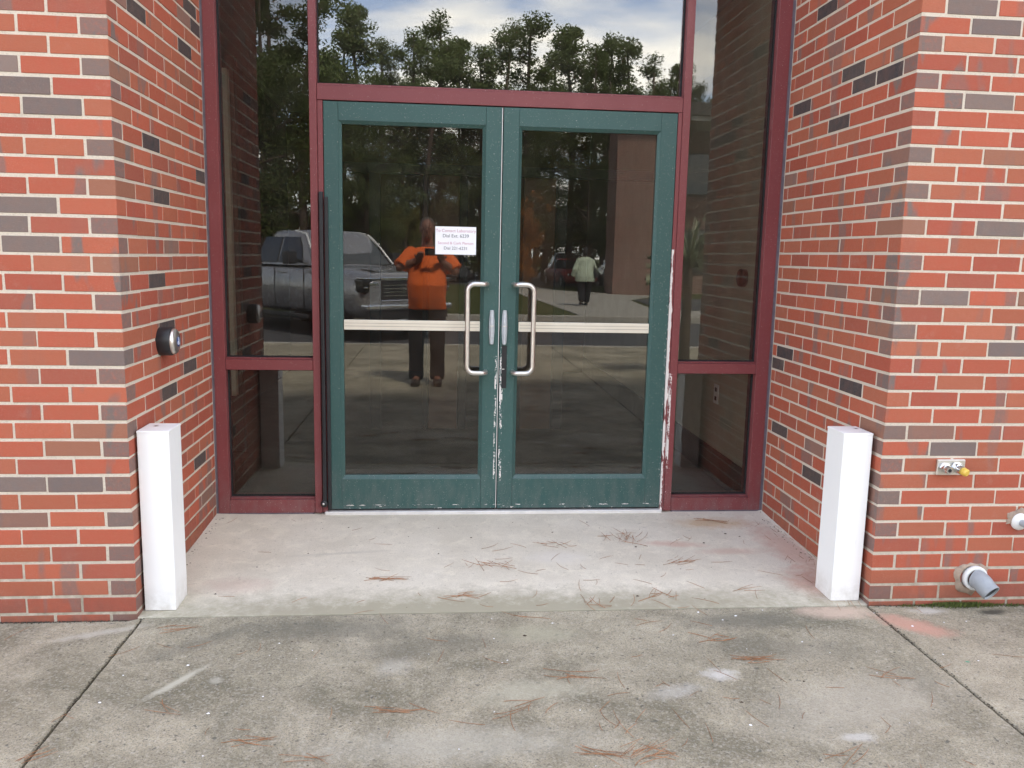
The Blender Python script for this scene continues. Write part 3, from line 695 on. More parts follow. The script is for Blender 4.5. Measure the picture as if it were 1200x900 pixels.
desc = ['tuft of brown pine needles near the middle of the pale step', 'small tuft of needles below the right door handle side', 'largest bunch of brown pine needles on the pale step', None, 'crossed needles lying on the joint between step and walk', 'loose needles right of the ones on the joint', None, 'reddish needles on the grey walk below the right door', None, 'thin needles above the thick bunch at the photo bottom', 'thick bunch of needles cut by the bottom edge of the photo', 'fanned needles left of the bottom bunch']
for i, (x, y, n) in enumerate(needles):
    if i < len(desc) and desc[i]:
        b = MB(); a0 = rnd.uniform(0, 3.1)
        for k in range(int(n * .55) + 1):
            a = a0 + rnd.gauss(0, .42) if k % 5 else rnd.uniform(0, 3.14)
            needle(b, x + rnd.gauss(0, .045), y + rnd.gauss(0, .03), a, rnd.uniform(.03, .15), rnd.uniform(0, .010), rnd.uniform(-.10, .10), rnd.uniform(.0008, .0012))
        tag(b.build('pine_needle_clump', M_NEEDLE), desc[i], 'pine needles', 'pine needle clumps on the ground')
b = MB()
for i, (x, y, n) in enumerate(needles):
    if not (i < len(desc) and desc[i]):
        a0 = rnd.uniform(-.4, .4)
        for k in range(n): needle(b, x + rnd.gauss(0, .03), y + rnd.gauss(0, .012), a0 + rnd.gauss(0, .3), rnd.uniform(.07, .17), rnd.uniform(0, .004), rnd.uniform(-.08, .08))
for k in range(110): needle(b, rnd.uniform(-.4, 3.4), rnd.uniform(-1.3, 1.1) if rnd.random() < .6 else rnd.uniform(-3, -1), rnd.uniform(0, 3.14), rnd.uniform(.03, .12), 0, rnd.uniform(-.1, .1), .0007)
for k in range(60): needle(b, rnd.gauss(1.9, .5), rnd.uniform(-.9, .8), rnd.uniform(0, 3.14), rnd.uniform(.04, .12), 0, rnd.uniform(-.1, .1), .0008)
for k in range(30): needle(b, 2.86 + rnd.gauss(0, .05), rnd.uniform(-.02, 1.0), 1.5 + rnd.gauss(0, .3), rnd.uniform(.03, .08), 0, 0, .0008)
b.v = [v if not (v.y > 0 and (v.x < .01 or v.x > W - .01)) and not (v.y > -.01 and (v.x < 0 or v.x > W)) else Vector((min(max(v.x, .012), W - .012), v.y, v.z)) for v in b.v]
tag(b.build('pine_needles', M_NEEDLE), 'scattered single brown pine needles', 'pine needles', kind='stuff')
b = MB(); b2 = MB()
def bit(b, x, y, r, h=.4):
    n = 6; a0 = rnd.uniform(0, 6); z = gz(x, y)
    vs = [(x + math.cos(a0 + k * 1.047) * r * rnd.uniform(.6, 1.2), y + math.sin(a0 + k * 1.047) * r * rnd.uniform(.5, 1.0), z + .0006) for k in range(n)] + [(x, y, z + r * h + .001)]
    b.add(vs, [(k, (k + 1) % n, 6) for k in range(n)])
for x, y, r in [(.70, .95, .006), (1.15, .93, .005), (1.31, .80, .006), (1.72, .86, .006), (1.92, 1.0, .006), (2.1, .66, .007), (2.45, .70, .007), (.55, .62, .005), (.35, .47, .005), (2.6, .82, .008), (2.66, .78, .006), (1.15, .6, .005), (1.47, -.218, .009), (1.98, .12, .008), (.24, .2, .007), (2.12, -.72, .007), (1.77, -.62, .006), (2.38, -.6, .006), (.62, -.23, .005)]: bit(b, x, y, r)
for k in range(150): bit(b, rnd.uniform(.05, 2.88), rnd.uniform(-1.2, 1.1), rnd.uniform(.0012, .0035))
for k in range(70): bit(b, rnd.choice((rnd.uniform(.016, .05), rnd.uniform(2.87, 2.91))), rnd.uniform(.2, 1.15), rnd.uniform(.002, .005))
tag(b.build('debris', M_DEBRIS), 'dark seeds and grit lying on the concrete', 'debris', kind='stuff')
for k in range(60): bit(b2, rnd.uniform(-.5, 3.6), rnd.uniform(-1.1, -.02), rnd.uniform(.0012, .004))
for x, y in ((.30, -.39), (-.08, -.12), (.1, -.62), (2.19, -.04), (2.33, -.08), (2.1, -.85), (.45, -.70), (3.0, -.2)): bit(b2, x, y, .006)
tag(b2.build('pale_chips', M_PAPER), 'pale paint and mortar chips on the walk', 'debris', kind='stuff')
# moss and small weeds along the foot of the right wall
b = MB()
for k in range(1500):
    x = rnd.choice((rnd.uniform(3.05, 3.7), rnd.gauss(3.33, .10), rnd.gauss(3.3, .05))); y = -.004 - abs(rnd.gauss(0, .012)); z = gz(x, y)
    h = rnd.uniform(.003, .016) * (1.4 if 3.2 < x < 3.45 else .8); a = rnd.uniform(0, 6.28); l = rnd.uniform(.003, .009)
    p = Vector((x, min(y, -.003), z + .0005)); t = Vector((math.cos(a) * l, -abs(math.sin(a)) * l, h)); s = Vector((-math.sin(a), math.cos(a), 0)) * .0016
    b.add([p - s, p + s, p + t * .6 + s * .8, p + t, p + t * .6 - s * .8], [(0, 1, 2, 3, 4)])
tag(b.build('weeds', M_MOSS), 'moss and tiny weeds at the foot of the right wall', 'weeds', kind='stuff')
b = MB()
for k in range(900):
    t = rnd.random()
    if t < .45: x, y = rnd.uniform(-.6, .0), -.003 - abs(rnd.gauss(0, .006))
    elif t < .7: x, y = rnd.uniform(2.93, 3.7), -.003 - abs(rnd.gauss(0, .008))
    else: x, y = rnd.choice((.020, 2.917)) + rnd.gauss(0, .004), rnd.uniform(-1.2, -.005)
    bit(b, x, y, rnd.uniform(.0015, .0045), .6)
tag(b.build('gutter_dirt', M_SOIL), 'dark dirt gathered along the wall foot and the slab joints', 'dirt', kind='stuff')

# ------------------------------------------------------------------ inside, dimly seen through the glass
IL, IR, IB = -.55, 2.93, 6.6
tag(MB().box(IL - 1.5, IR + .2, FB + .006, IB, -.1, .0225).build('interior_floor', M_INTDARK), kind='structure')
tag(MB().box(IL - 1.5, IR + .2, FB + .006, IB, 2.9, 3.0).build('interior_ceiling', M_INTCEIL), kind='structure')
iw = thing('interior_wall', 'pale painted interior wall with a dark base behind the right side window', 'wall', (IR, 3, .0225))
for r in range(14):
    z0 = .215 + r * .194
    MB().box(2.866 + rnd.uniform(0, .001), 3.0, FB + .006, IB, z0 + .002, min(z0 + .192, 2.899)).build('block_course', M_INTWALL, iw)
MB().box(2.8675, 3.0, FB + .006, IB, .03, 2.895).build('mortar', simple('interior_block_joint', (.54, .49, .38), .9, 0, .1, 4), iw)
MB().box(2.855, 2.90, FB + .006, IB, .0235, .215, .003).build('baseboard', M_INTBASE, iw)
ot = thing('wall_outlet', 'white outlet plate low on the interior wall', 'outlet', (2.86, 1.86, .56))
MB().box(2.860, 2.8655, 1.80, 1.88, .50, .62, .001).build('plate', M_VINYL, ot); MB().box(2.858, 2.8605, 1.825, 1.855, .575, .60).build('socket', M_BLACK, ot); MB().box(2.858, 2.8605, 1.825, 1.855, .52, .545).build('socket', M_BLACK, ot)
cr_ = thing('wall_reader', 'dark round wall device seen through the right side window', 'wall device', (2.86, 1.48, 1.29))
MB().lathe((2.866, 1.48, 1.285), (-1, 0, 0), [(0, 0), (0, .05), (.03, .05), (.035, .044), (.035, 0)], 24).build('body', simple('dark_red_plastic', (.05, .018, .014), .4, 0, .1, 5), cr_)
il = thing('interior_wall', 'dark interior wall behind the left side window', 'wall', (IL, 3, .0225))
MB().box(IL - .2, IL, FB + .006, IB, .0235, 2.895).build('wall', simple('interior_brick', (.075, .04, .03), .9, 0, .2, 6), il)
pl_ = thing('interior_pilaster', 'narrow beige strip of interior wall behind the left side window', 'pilaster', (-.24, 2.5, .02))
MB().box(-.285, -.19, 2.46, 2.52, .425, 2.508, .003).build('strip', simple('beige_trim', (.75, .70, .58), .7, 0, .1, 3), pl_)
MB().box(-.5, -.16, 2.525, 2.6, .0235, 2.60, .003).build('backing', simple('dark_trim', (.05, .04, .03), .7, 0, .1, 3), pl_)
iv = thing('vestibule_screen', 'dark inner door screen with a black header seen through the doors', 'door frame', (1.4, 3.3, .02))
MB().box(.30, 2.84, 3.3, 3.4, 1.972, 2.045).build('header', M_INTBASE, iv)
for a, b_ in ((.62, .70), (1.02, 1.06), (1.30, 1.36), (2.04, 2.12)): MB().box(a, b_, 3.31, 3.39, .0235, 1.971).build('post', M_INTBASE, iv)
MB().box(1.79, 2.03, 3.33, 3.37, .0235, 1.97).build('wood_panel', M_WOOD, iv); MB().box(1.07, 1.29, 3.33, 3.37, .0235, 1.97).build('wood_panel', M_WOOD, iv)
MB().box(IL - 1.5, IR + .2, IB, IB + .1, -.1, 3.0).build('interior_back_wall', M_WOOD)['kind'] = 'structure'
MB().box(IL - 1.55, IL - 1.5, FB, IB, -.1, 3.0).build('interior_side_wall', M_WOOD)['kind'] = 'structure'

# ------------------------------------------------------------------ truck and cars
def wheel(root, x, y, r, w, sgn):
    t = MB().lathe((x, y - w / 2 * sgn, r), (0, sgn, 0), [(0, r * .6), (0, r * .93), (w * .12, r), (w * .88, r), (w, r * .93), (w, r * .64)], 28).build('wheel', M_RUBBER, root, True)
    h = MB().lathe((x, y + (w / 2 - .03) * sgn, r), (0, sgn, 0), [(0, r * .65), (.02, r * .62), (.0, r * .55), (-.02, r * .2), (.01, r * .16), (.01, 0)], 28)
    for k in range(6):
        a = k * math.pi / 3; dx, dz = math.cos(a), math.sin(a)
        h.tube([(x + dx * r * .12, y + (w / 2 - .03) * sgn, r + dz * r * .12), (x + dx * r * .6, y + (w / 2 - .02) * sgn, r + dz * r * .6)], [.035, .028], 5)
    h.build('rim', M_STEEL, t, True); return t
def side_window(root, pts, yo, yi, name='side_window'):
    """pts (x,z,t) with t 0 at sill, 1 at roof: y between yo and yi"""
    for s in (1, -1):
        v = [(x, s * (yo + (yi - yo) * t + .012), z) for x, z, t in pts]; v2 = [(x, s * (yo + (yi - yo) * t - .02), z) for x, z, t in pts]; n = len(v)
        MB().add(v + v2, [list(range(n)), list(range(n, 2 * n))[::-1]] + [(i, (i + 1) % n, (i + 1) % n + n, i + n) for i in range(n)]).build(name, M_CARGLASS, root, True)
def pickup(label, loc, head):
    paint = simple('grey_truck_paint', (.32, .325, .34), .25, .5, .06, 3, coat=.6)
    t = thing('pickup_truck', label, 'pickup truck', loc, head)
    U, V = (0, 1, 0), (0, 0, 1)
    def sec(x, hw, z0, z1): return ((x, 0, (z0 + z1) / 2), hw, (z1 - z0) / 2, U, V)
    b = MB(); b.loft([sec(.0, .84, .52, 1.10), sec(-.06, .92, .42, 1.16), sec(-.25, .98, .38, 1.20), sec(-.9, 1.0, .38, 1.26), sec(-1.55, 1.01, .38, 1.30), sec(-1.75, 1.01, .38, 1.30), sec(-3.9, 1.01, .38, 1.30), sec(-5.7, 1.0, .42, 1.32), sec(-5.85, .98, .5, 1.30)], 28, 5.5)
    b.build('body', paint, t, True)
    c = MB(); c.loft([((0 + -2.75, 0, 1.28), 1.22, .93, (1, 0, 0), (0, 1, 0)), ((-2.72, 0, 1.5), .98, .87, (1, 0, 0), (0, 1, 0)), ((-2.70, 0, 1.78), .74, .78, (1, 0, 0), (0, 1, 0)), ((-2.70, 0, 1.91), .62, .72, (1, 0, 0), (0, 1, 0)), ((-2.70, 0, 1.935), .5, .64, (1, 0, 0), (0, 1, 0))], 28, 6)
    c.build('cab', paint, t, True)
    side_window(t, [(-1.95, 1.33, 0), (-2.75, 1.33, 0), (-2.75, 1.80, 1), (-2.25, 1.80, 1), (-2.12, 1.66, .72)], .925, .775)
    side_window(t, [(-2.82, 1.33, 0), (-3.58, 1.33, 0), (-3.42, 1.80, 1), (-2.82, 1.80, 1)], .925, .775)
    w = MB(); o = .015
    w.add([(-1.58 + .02, -.80, 1.32), (-1.58 + .02, .80, 1.32), (-2.08, .66, 1.84), (-2.08, -.66, 1.84), (-1.66, -.78, 1.30), (-1.66, .78, 1.30), (-2.12, .64, 1.80), (-2.12, -.64, 1.80)], [(0, 1, 2, 3), (4, 7, 6, 5), (0, 4, 5, 1), (1, 5, 6, 2), (2, 6, 7, 3), (3, 7, 4, 0)])
    w.build('windscreen', simple('windscreen_glass', (.05, .06, .065), .04, 0, .1, 4, spec=1), t, True)
    for s in (1, -1):
        MB().tube([(-1.55, s * .86, 1.32), (-1.85, s * .80, 1.62), (-2.12, s * .71, 1.86), (-2.5, s * .70, 1.92)], .022, 6).build('roof_pillar', M_ALU, t, True)
        h = MB().box(.0 - .30, -.005, s * .62 if s > 0 else -.965, s * .965 if s > 0 else -.62, .86, 1.08, .03); 
        h.build('headlight', M_CARGLASS, t, True)
        MB().box(-.02, .012, min(s * .66, s * .86), max(s * .66, s * .86), .98, 1.03, .01).box(-.1, .006, min(s * .88, s * .955), max(s * .88, s * .955), .92, .96, .01).build('lamp', M_CHROME, t, True)
        MB().box(-.25, .016, min(s * .60, s * .95), max(s * .60, s * .95), 1.082, 1.11, .01).build('headlight_trim', M_CHROME, t, True)
        MB().tube([(-1.95, s * .95, 1.36), (-1.92, s * 1.12, 1.38)], .03, 6).box(-2.02, -1.86, min(s * 1.08, s * 1.30), max(s * 1.08, s * 1.30), 1.30, 1.54, .03).build('mirror', M_BLACK, t, True)
        MB().box(-2.02 - .005, -1.995 - .02, min(s * 1.11, s * 1.27), max(s * 1.11, s * 1.27), 1.34, 1.50).build('mirror_glass', M_CHROME, t, True)
        MB().box(-2.62, -2.45, min(s * 1.008, s * 1.04), max(s * 1.008, s * 1.04), 1.13, 1.16, .008).build('door_handle', M_CHROME, t, True)
        for x in (-.98, -4.65):
            MB().lathe((x, s * .90, .43), (0, s, 0), [(0, 0), (.0, .47), (.125, .47), (.13, .44), (.112, .42), (.10, 0)], 32).build('wheel_arch', M_BLACK, t, True)
        for xx in (-1.78, -2.79, -3.62): MB().box(xx - .006, xx + .006, min(s * 1.0, s * 1.0135), max(s * 1.0, s * 1.0135), .45, 1.27).build('door_seam', M_BLACK, t, True)
        MB().box(-3.8, -1.6, min(s * .96, s * 1.04), max(s * .96, s * 1.04), .32, .40, .015).build('running_board', M_BLACK, t, True)
        for x in (-.98, -4.65): wheel(t, x, s * .88, .42, .28, s)
    MB().box(-.03, .018, -.60, .60, .72, 1.06, .02).build('grille', M_BLACK, t, True)
    gt = MB()
    for z, h in ((1.062, .06), (.70, .03)): gt.box(-.02, .035, -.62, .62, z, z + h, .012)
    for z in (.80, .86, .92, .98): gt.box(.012, .026, -.56, .56, z - .006, z + .006)
    gt.build('grille_trim', M_CHROME, t, True)
    text_mesh('RAM', .16, M_CHROME, 'grille_lettering', t, (0, 0, 0), (math.pi / 2, 0, math.pi / 2), .012).location = (.034, 0, .89)
    MB().box(-.12, .10, -.94, .94, .56, .66, .03).box(-.12, .07, -.80, .80, .36, .40, .015).build('bumper', M_CHROME, t, True)
    MB().box(-.10, .06, -.88, .88, .40, .56, .02).build('lower_grille', M_BLACK, t, True)
    MB().box(-1.45, -.3, -.55, -.35, 1.235, 1.262, .01).box(-1.45, -.3, .35, .55, 1.235, 1.262, .01).build('hood_ridge', paint, t, True)
    MB().tube([(-1.7, -.85, 1.3), (-1.75, -.86, 2.0)], .006, 5).build('aerial', M_BLACK, t, True)
    return t
# front left corner of the truck stands near (.2, -8.5)
hd = R(49); hv = Vector((math.cos(hd), math.sin(hd), 0)); lf = Vector((-math.sin(hd), math.cos(hd), 0))
orig = Vector((-.10, -8.7, -.15)) - lf * .95
pickup('grey pickup truck with chrome grille parked across the walk, mirrored in the left glass', orig, hd)

def car(label, loc, head, c, van=False):
    paint = simple('car_paint', c, .3, .2, .05, 3, coat=.5); t = thing('parked_car', label, 'car', loc, head, 'cars in the far parking lot')
    U, V = (0, 1, 0), (0, 0, 1); H = .35 if van else 0
    def sec(x, hw, z0, z1): return ((x, 0, (z0 + z1) / 2), hw, (z1 - z0) / 2, U, V)
    MB().loft([sec(2.25, .6, .35, .68), sec(2.15, .78, .26, .78), sec(1.3, .87, .22, .92 + H * .5), sec(.9, .88, .22, .96 + H * .6), sec(-1.6, .88, .22, .98 + H * .6), sec(-2.1, .80, .28, .92 + H * .6), sec(-2.22, .66, .38, .85 + H * .5)], 20, 4.5).build('body', paint, t, True)
    X, Y = (1, 0, 0), (0, 1, 0)
    MB().loft([((-.35, 0, .93 + H * .5), 1.45, .78, X, Y), ((-.35, 0, 1.2 + H), 1.0, .68, X, Y), ((-.35, 0, 1.38 + H), .74, .6, X, Y)], 20, 5).build('window_band', M_CARGLASS, t, True)
    MB().loft([((-.35, 0, 1.38 + H), .80, .62, X, Y), ((-.35, 0, 1.44 + H), .62, .52, X, Y)], 20, 4).build('roof', paint, t, True)
    for s in (1, -1):
        MB().box(2.02, 2.21, min(s * .5, s * .76), max(s * .5, s * .76), .58, .72, .03).build('headlight', M_CHROME, t, True)
        MB().box(-2.2, -2.05, min(s * .5, s * .76), max(s * .5, s * .76), .68, .84, .02).build('tail_light', simple('tail_red', (.3, .01, .01), .3), t, True)
        for x in (1.4, -1.35): wheel(t, x, s * .80, .32, .2, s)
    MB().box(-2.25, -2.2, -.25, .25, .5, .62).build('number_plate', M_PAPER, t, True)
    return t
cars = [((7.9, -37.5), 82, (.30, .03, .025), 'red car seen past the reflected walker', 0), ((10.6, -38), 95, (.05, .055, .065), 'dark car hidden in part by the reflected walker', 0), ((13.3, -38), 88, (.45, .46, .47), 'silver car beside the reflected brick building', 1),
        ((5.2, -44), 92, (.5, .5, .5), 'pale silver car behind the red car', 0), ((9.0, -46), 85, (.62, .63, .64), 'white van beneath the pines', 1), ((12.5, -48), 92, (.07, .09, .13), 'navy car in the second row', 0),
        ((-1.2, -38), 90, (.48, .48, .47), 'silver car just past the truck hood in the reflection', 0), ((-3.9, -38), 92, (.10, .11, .12), 'charcoal car behind the truck cab', 1), ((2.2, -43), 88, (.3, .3, .31), 'grey car behind the photographer', 0), ((-6.6, -37), 88, (.55, .55, .53), 'white car left behind the truck', 0), ((16.3, -39), 90, (.2, .02, .02), 'dark red car behind the brick building', 0), ((-1.0, -49), 90, (.6, .6, .6), 'white car in the second row behind the truck', 1)]
for (p, a, c, l, v) in cars: car(l, (p[0], p[1], -.145), R(a), c, v)

# ------------------------------------------------------------------ brick building across the drive
bb_ = thing('brick_building', 'tall brick building with a flat dark roof mirrored in the right door', 'building', (9, -26, 0))
def farbrick():
    k = NT('far_brick'); p = k.pos(); x, y, z = k.xyz(p)
    bt_ = k.n('ShaderNodeTexBrick'); cm = k.n('ShaderNodeCombineXYZ'); k.put(cm.inputs[0], k.math('ADD', x, y)); k.put(cm.inputs[1], z)
    k.put(bt_.inputs['Vector'], cm.outputs[0]); bt_.inputs['Scale'].default_value = 1; bt_.inputs['Brick Width'].default_value = .203; bt_.inputs['Row Height'].default_value = .0677; bt_.inputs['Mortar Size'].default_value = .010
    bt_.inputs['Color1'].default_value = (.20, .07, .05, 1); bt_.inputs['Color2'].default_value = (.13, .055, .042, 1); bt_.inputs['Mortar'].default_value = (.30, .25, .20, 1)
    k.set(bt_.outputs['Color'], .9); return k.m
M_FB = farbrick()
MB().box(7.75, 9.35, -27.6, -26, -.02, 6.62).build('corner_pier', M_FB, bb_); MB().box(9.35, 9.9, -27.6, -26.35, -.02, 6.62).build('recessed_pier', M_FB, bb_)
MB().box(9.9, 30, -28.4, -28.0, -.02, 6.62).build('wall', M_FB, bb_)
MB().box(7.4, 30.4, -30, -25.4, 6.62, 7.08, .02).build('roof', M_ROOF, bb_); MB().box(9.4, 30.1, -28, -25.6, 6.45, 6.615).build('soffit', M_TRIM, bb_)
for i in range(6):
    x = 10.8 + i * 3.1; wf = MB().box(x, x + 2.2, -28.0, -27.93, .8, 2.6).build('window', M_ROOF, bb_); MB().box(x + .08, x + 2.12, -27.95, -27.91, .88, 2.52).build('pane', M_CARGLASS, wf)
    wf = MB().box(x, x + 2.2, -28.0, -27.93, 3.9, 5.6).build('window', M_ROOF, bb_); MB().box(x + .08, x + 2.12, -27.95, -27.91, 3.98, 5.52).build('pane', M_CARGLASS, wf)

# ------------------------------------------------------------------ trees
def leaf_mat(name, a, b):
    k = NT(name); p = k.pos(); c = k.mix(k.noise(1.1, 4, .6, p), a, b); c = k.mix(k.mr(k.noise(9, 3, .6, p), .45, .7, 0, .55), c, tuple(v * 1.8 for v in b))
    k.set(c, .75, 0, .25)
    tl = k.n('ShaderNodeBsdfTranslucent'); k.put(tl.inputs[0], k.mix(.5, c, (.12, .16, .03)))
    ms = k.n('ShaderNodeMixShader'); ms.inputs[0].default_value = .35; k.t.links.new(k.b.outputs[0], ms.inputs[1]); k.t.links.new(tl.outputs[0], ms.inputs[2]); k.t.links.new(ms.outputs[0], k.out.inputs[0])
    return k.m
M_PINE = leaf_mat('pine_foliage', (.05, .07, .022), (.105, .125, .045)); M_OAK = leaf_mat('broad_foliage', (.04, .055, .016), (.085, .105, .032)); M_YG = leaf_mat('yellow_green_foliage', (.09, .10, .02), (.16, .14, .03)); M_OR = leaf_mat('orange_foliage', (.30, .09, .02), (.38, .15, .03))
def clump(vs, fs, c, rad, n, size, q):
    for _ in range(n):
        d = Vector((q.gauss(0, 1), q.gauss(0, 1), q.gauss(0, .8))); d = d.normalized() * (q.random() ** .45) * rad; p = c + d
        u = Vector((q.gauss(0, 1), q.gauss(0, 1), q.gauss(0, 1))).normalized(); w = u.orthogonal().normalized(); s = size * q.uniform(.5, 1.2); i = len(vs)
        vs += [p - u * s, p + w * s * .45, p + u * s, p - w * s * .45]; fs.append((i, i + 1, i + 2, i + 3))
def tree_meshes(kind, seed):
    q = random.Random(seed); vs = []; fs = []; tb = MB(); H = 14.0
    lean = Vector((q.uniform(-.6, .6), q.uniform(-.6, .6), 0))
    def tp(t): return Vector((lean.x * t * t, lean.y * t * t, H * t * .97)) + Vector((math.sin(t * 5 + seed) * .12, math.cos(t * 4 + seed) * .12, 0))
    if kind == 'pine':
        tb.tube([tp(i / 9) for i in range(10)], [.20 - .018 * i for i in range(10)], 8)
        nb = q.randint(27, 34)
        for i in range(nb):
            t = .14 + .84 * (i / nb) + q.uniform(-.02, .02); a = q.uniform(0, 6.28); L = (1.0 - t) ** .85 * 2.9 * q.uniform(.35, 1.25) + .3
            if q.random() < .12: continue
            base = tp(t); dr = Vector((math.cos(a), math.sin(a), q.uniform(.15, .65))); tip = base + dr * L
            tb.tube([base, base + dr * L * .5 + Vector((0, 0, -.08)), tip], [.05, .035, .015], 5, False)
            for s_ in (.45, .72, 1.0):
                if q.random() < .85: clump(vs, fs, base + dr * L * s_ + Vector((q.gauss(0, .15), q.gauss(0, .15), .1)), q.uniform(.42, .80) * (1.15 - .3 * t), q.randint(190, 260), .085, q)
        clump(vs, fs, tp(1.0), .5, 200, .08, q); clump(vs, fs, tp(.95), .6, 200, .08, q)
    else:
        tb.tube([tp(i / 6 * .7) for i in range(7)], [.30 - .03 * i for i in range(7)], 10)
        for i in range(26):
            t = q.uniform(.16, .66); a = q.uniform(0, 6.28); L = q.uniform(1.6, 4.2) * (1.25 - abs(t - .42)); base = tp(t); dr = Vector((math.cos(a), math.sin(a), q.uniform(.05, .9))).normalized(); tip = base + dr * L
            tb.tube([base, base + dr * L * .5 + Vector((0, 0, .1)), tip], [.09, .05, .02], 5, False)
            for s_ in (.4, .6, .8, 1.0): clump(vs, fs, base + dr * L * s_ + Vector((q.gauss(0, .4), q.gauss(0, .4), q.gauss(0, .3))), q.uniform(.6, 1.1), q.randint(190, 280), .10, q)
        for i in range(14): clump(vs, fs, tp(.72) + Vector((q.gauss(0, 1.6), q.gauss(0, 1.6), q.gauss(.5, 1.2))), q.uniform(.6, 1.1), 240, .10, q)
    me = bpy.data.meshes.new('crown'); me.from_pydata(vs, [], fs); return me, tb.mesh('trunk')
PINES = [tree_meshes('pine', s) for s in range(5)]; OAKS = [tree_meshes('oak', s + 20) for s in range(2)]
for me, tr in PINES: me.materials.append(M_PINE); tr.materials.append(M_BARK)
for me, tr in OAKS: me.materials.append(M_OAK); tr.materials.append(M_BARK)
_alt = {}
def tree(name, label, x, y, h, mesh, group, wide=1.0, foliage=None):
    t = thing(name, label, 'tree', (x, y, -.15), rnd.uniform(0, 6.28), group); t.scale = (h / 14 * wide,) * 2 + (h / 14,)
    me = mesh[0]
    if foliage:
        if (me.name, foliage.name) not in _alt: m2 = me.copy(); m2.materials.clear(); m2.materials.append(foliage); _alt[(me.name, foliage.name)] = m2
        me = _alt[(me.name, foliage.name)]
    link('crown', me, None, t); link('trunk', mesh[1], None, t); return t
TL = [(-8.1, -40, 15.5), (-7.8, -44, 16.4), (-5.7, -38, 13.8), (-4.8, -47, 14.6), (-3.1, -42, 14.6), (-1.7, -40, 12.5), (-.7, -44, 14.2), (.5, -38, 11.9), (1.4, -47, 15.8), (2.5, -42, 13.1), (3.5, -40, 12.3), (4.7, -44, 14.5), (5.6, -38, 13.1), (7.9, -47, 14.6), (8.6, -42, 14.0), (9.4, -40, 12.4), (11.2, -44, 14.0), (11.1, -38, 12.2), (14.5, -47, 14.0), (14.3, -42, 12.3), (14.8, -40, 10.8), (17.7, -44, 12.0), (-11.7, -38, 13.2), (21.4, -47, 13.2)]
PL = ['far left reflected pine behind the truck cab', 'tallest reflected pine left of the doors', 'pine mirrored in the left side window', 'pine mirrored at the left end of the transom', 'broad tall pine near the left end of the mirrored tree row', 'short pine beside the broad left pine', 'lopsided pine over the left door in the mirrored row', 'low pine over the photographer in the mirrored row', 'thin tall pine with a pointed tip over the left door', 'pale pine over the meeting of the two doors', 'low pine over the door seam', 'dense twin topped pine over the right door', 'pine with a spiky top over the right door', 'pine behind the walking person in the reflection', 'dark rounded pine right of the spiky ones', 'low pine above the mirrored brick building', 'spreading pine above the brick building roof', 'open branched pine at the right of the transom', 'slim pine at the right end of the transom', 'small pine at the right transom corner', 'lowest pine in the right side window', 'pine at the right edge of the mirrored sky', 'pine far left outside the mirrored view', 'pine far right behind the mirrored building']
for i, (x, y, h) in enumerate(TL): tree('pine_tree', PL[i], x, y, h + .15, PINES[i % 5], 'pine trees behind the parking lot', 1.05 + .3 * ((i * 7) % 5) / 5)
BR = ['outermost on the left', 'second from the left end', 'third from the left end', 'just left of the tall left pines', 'behind the left side window pines', 'behind the truck cab', 'behind the truck hood', 'behind the photographer', 'above the paper notice', 'behind the door seam', 'behind the left edge of the right door', 'behind the walking person', 'at the near edge of the brick building', 'behind the brick building corner', 'third from the right end', 'outermost on the right']
for i in range(16):
    x = -34 + i * 4.6 + rnd.uniform(-1, 1); tree('pine_tree', 'dark crowned pine far back, ' + BR[i], x, -56 + rnd.uniform(-3, 3), rnd.uniform(13.2, 15.6), PINES[(i * 3) % 5], 'pines of the back row', 1.25)
tree('shade_tree', 'dense dark shade tree mirrored in the left side window above the truck', -4.6, -20.5, 9.6, OAKS[0], 'shade trees on the lawn', .95)
tree('shade_tree', 'second shade tree further left behind the truck', -9.0, -24, 10.5, OAKS[1], 'shade trees on the lawn')
tree('shade_tree', 'shade tree mirrored in the upper left door behind the photographer', -1.9, -31, 8.6, OAKS[1], 'shade trees on the lawn', .75)
tree('shade_tree', 'shade tree mirrored in the upper right door over the walker', 4.9, -33, 8.2, OAKS[0], 'shade trees on the lawn', .8)
tree('shade_tree', 'shade tree standing close to the mirrored brick building', 8.2, -34, 8.4, OAKS[1], 'shade trees on the lawn', .62)
tree('small_tree', 'small yellow green tree left of the photographer', -.3, -32, 4.3, OAKS[0], 'small trees by the lot', .7, M_YG)
tree('small_tree', 'small orange tree in the left part of the right door reflection', 4.9, -31.5, 4.6, OAKS[1], 'small trees by the lot', .6, M_OR)
tree('small_tree', 'small yellow green tree beside the orange one', 3.2, -34, 3.6, OAKS[0], 'small trees by the lot', .8, M_YG)
# understorey behind the lot
vs = []; fs = []; q = random.Random(5)
for i in range(260): clump(vs, fs, Vector((q.uniform(-34, 36), q.uniform(-54, -50.5), q.uniform(.0, 3.6))), q.uniform(.8, 1.5), 60, .26, q)
me = bpy.data.meshes.new('thicket'); me.from_pydata(vs, [], fs); me.materials.append(M_OAK); tag(link('thicket', me), 'dark thicket behind the parking lot', 'bushes', kind='stuff')

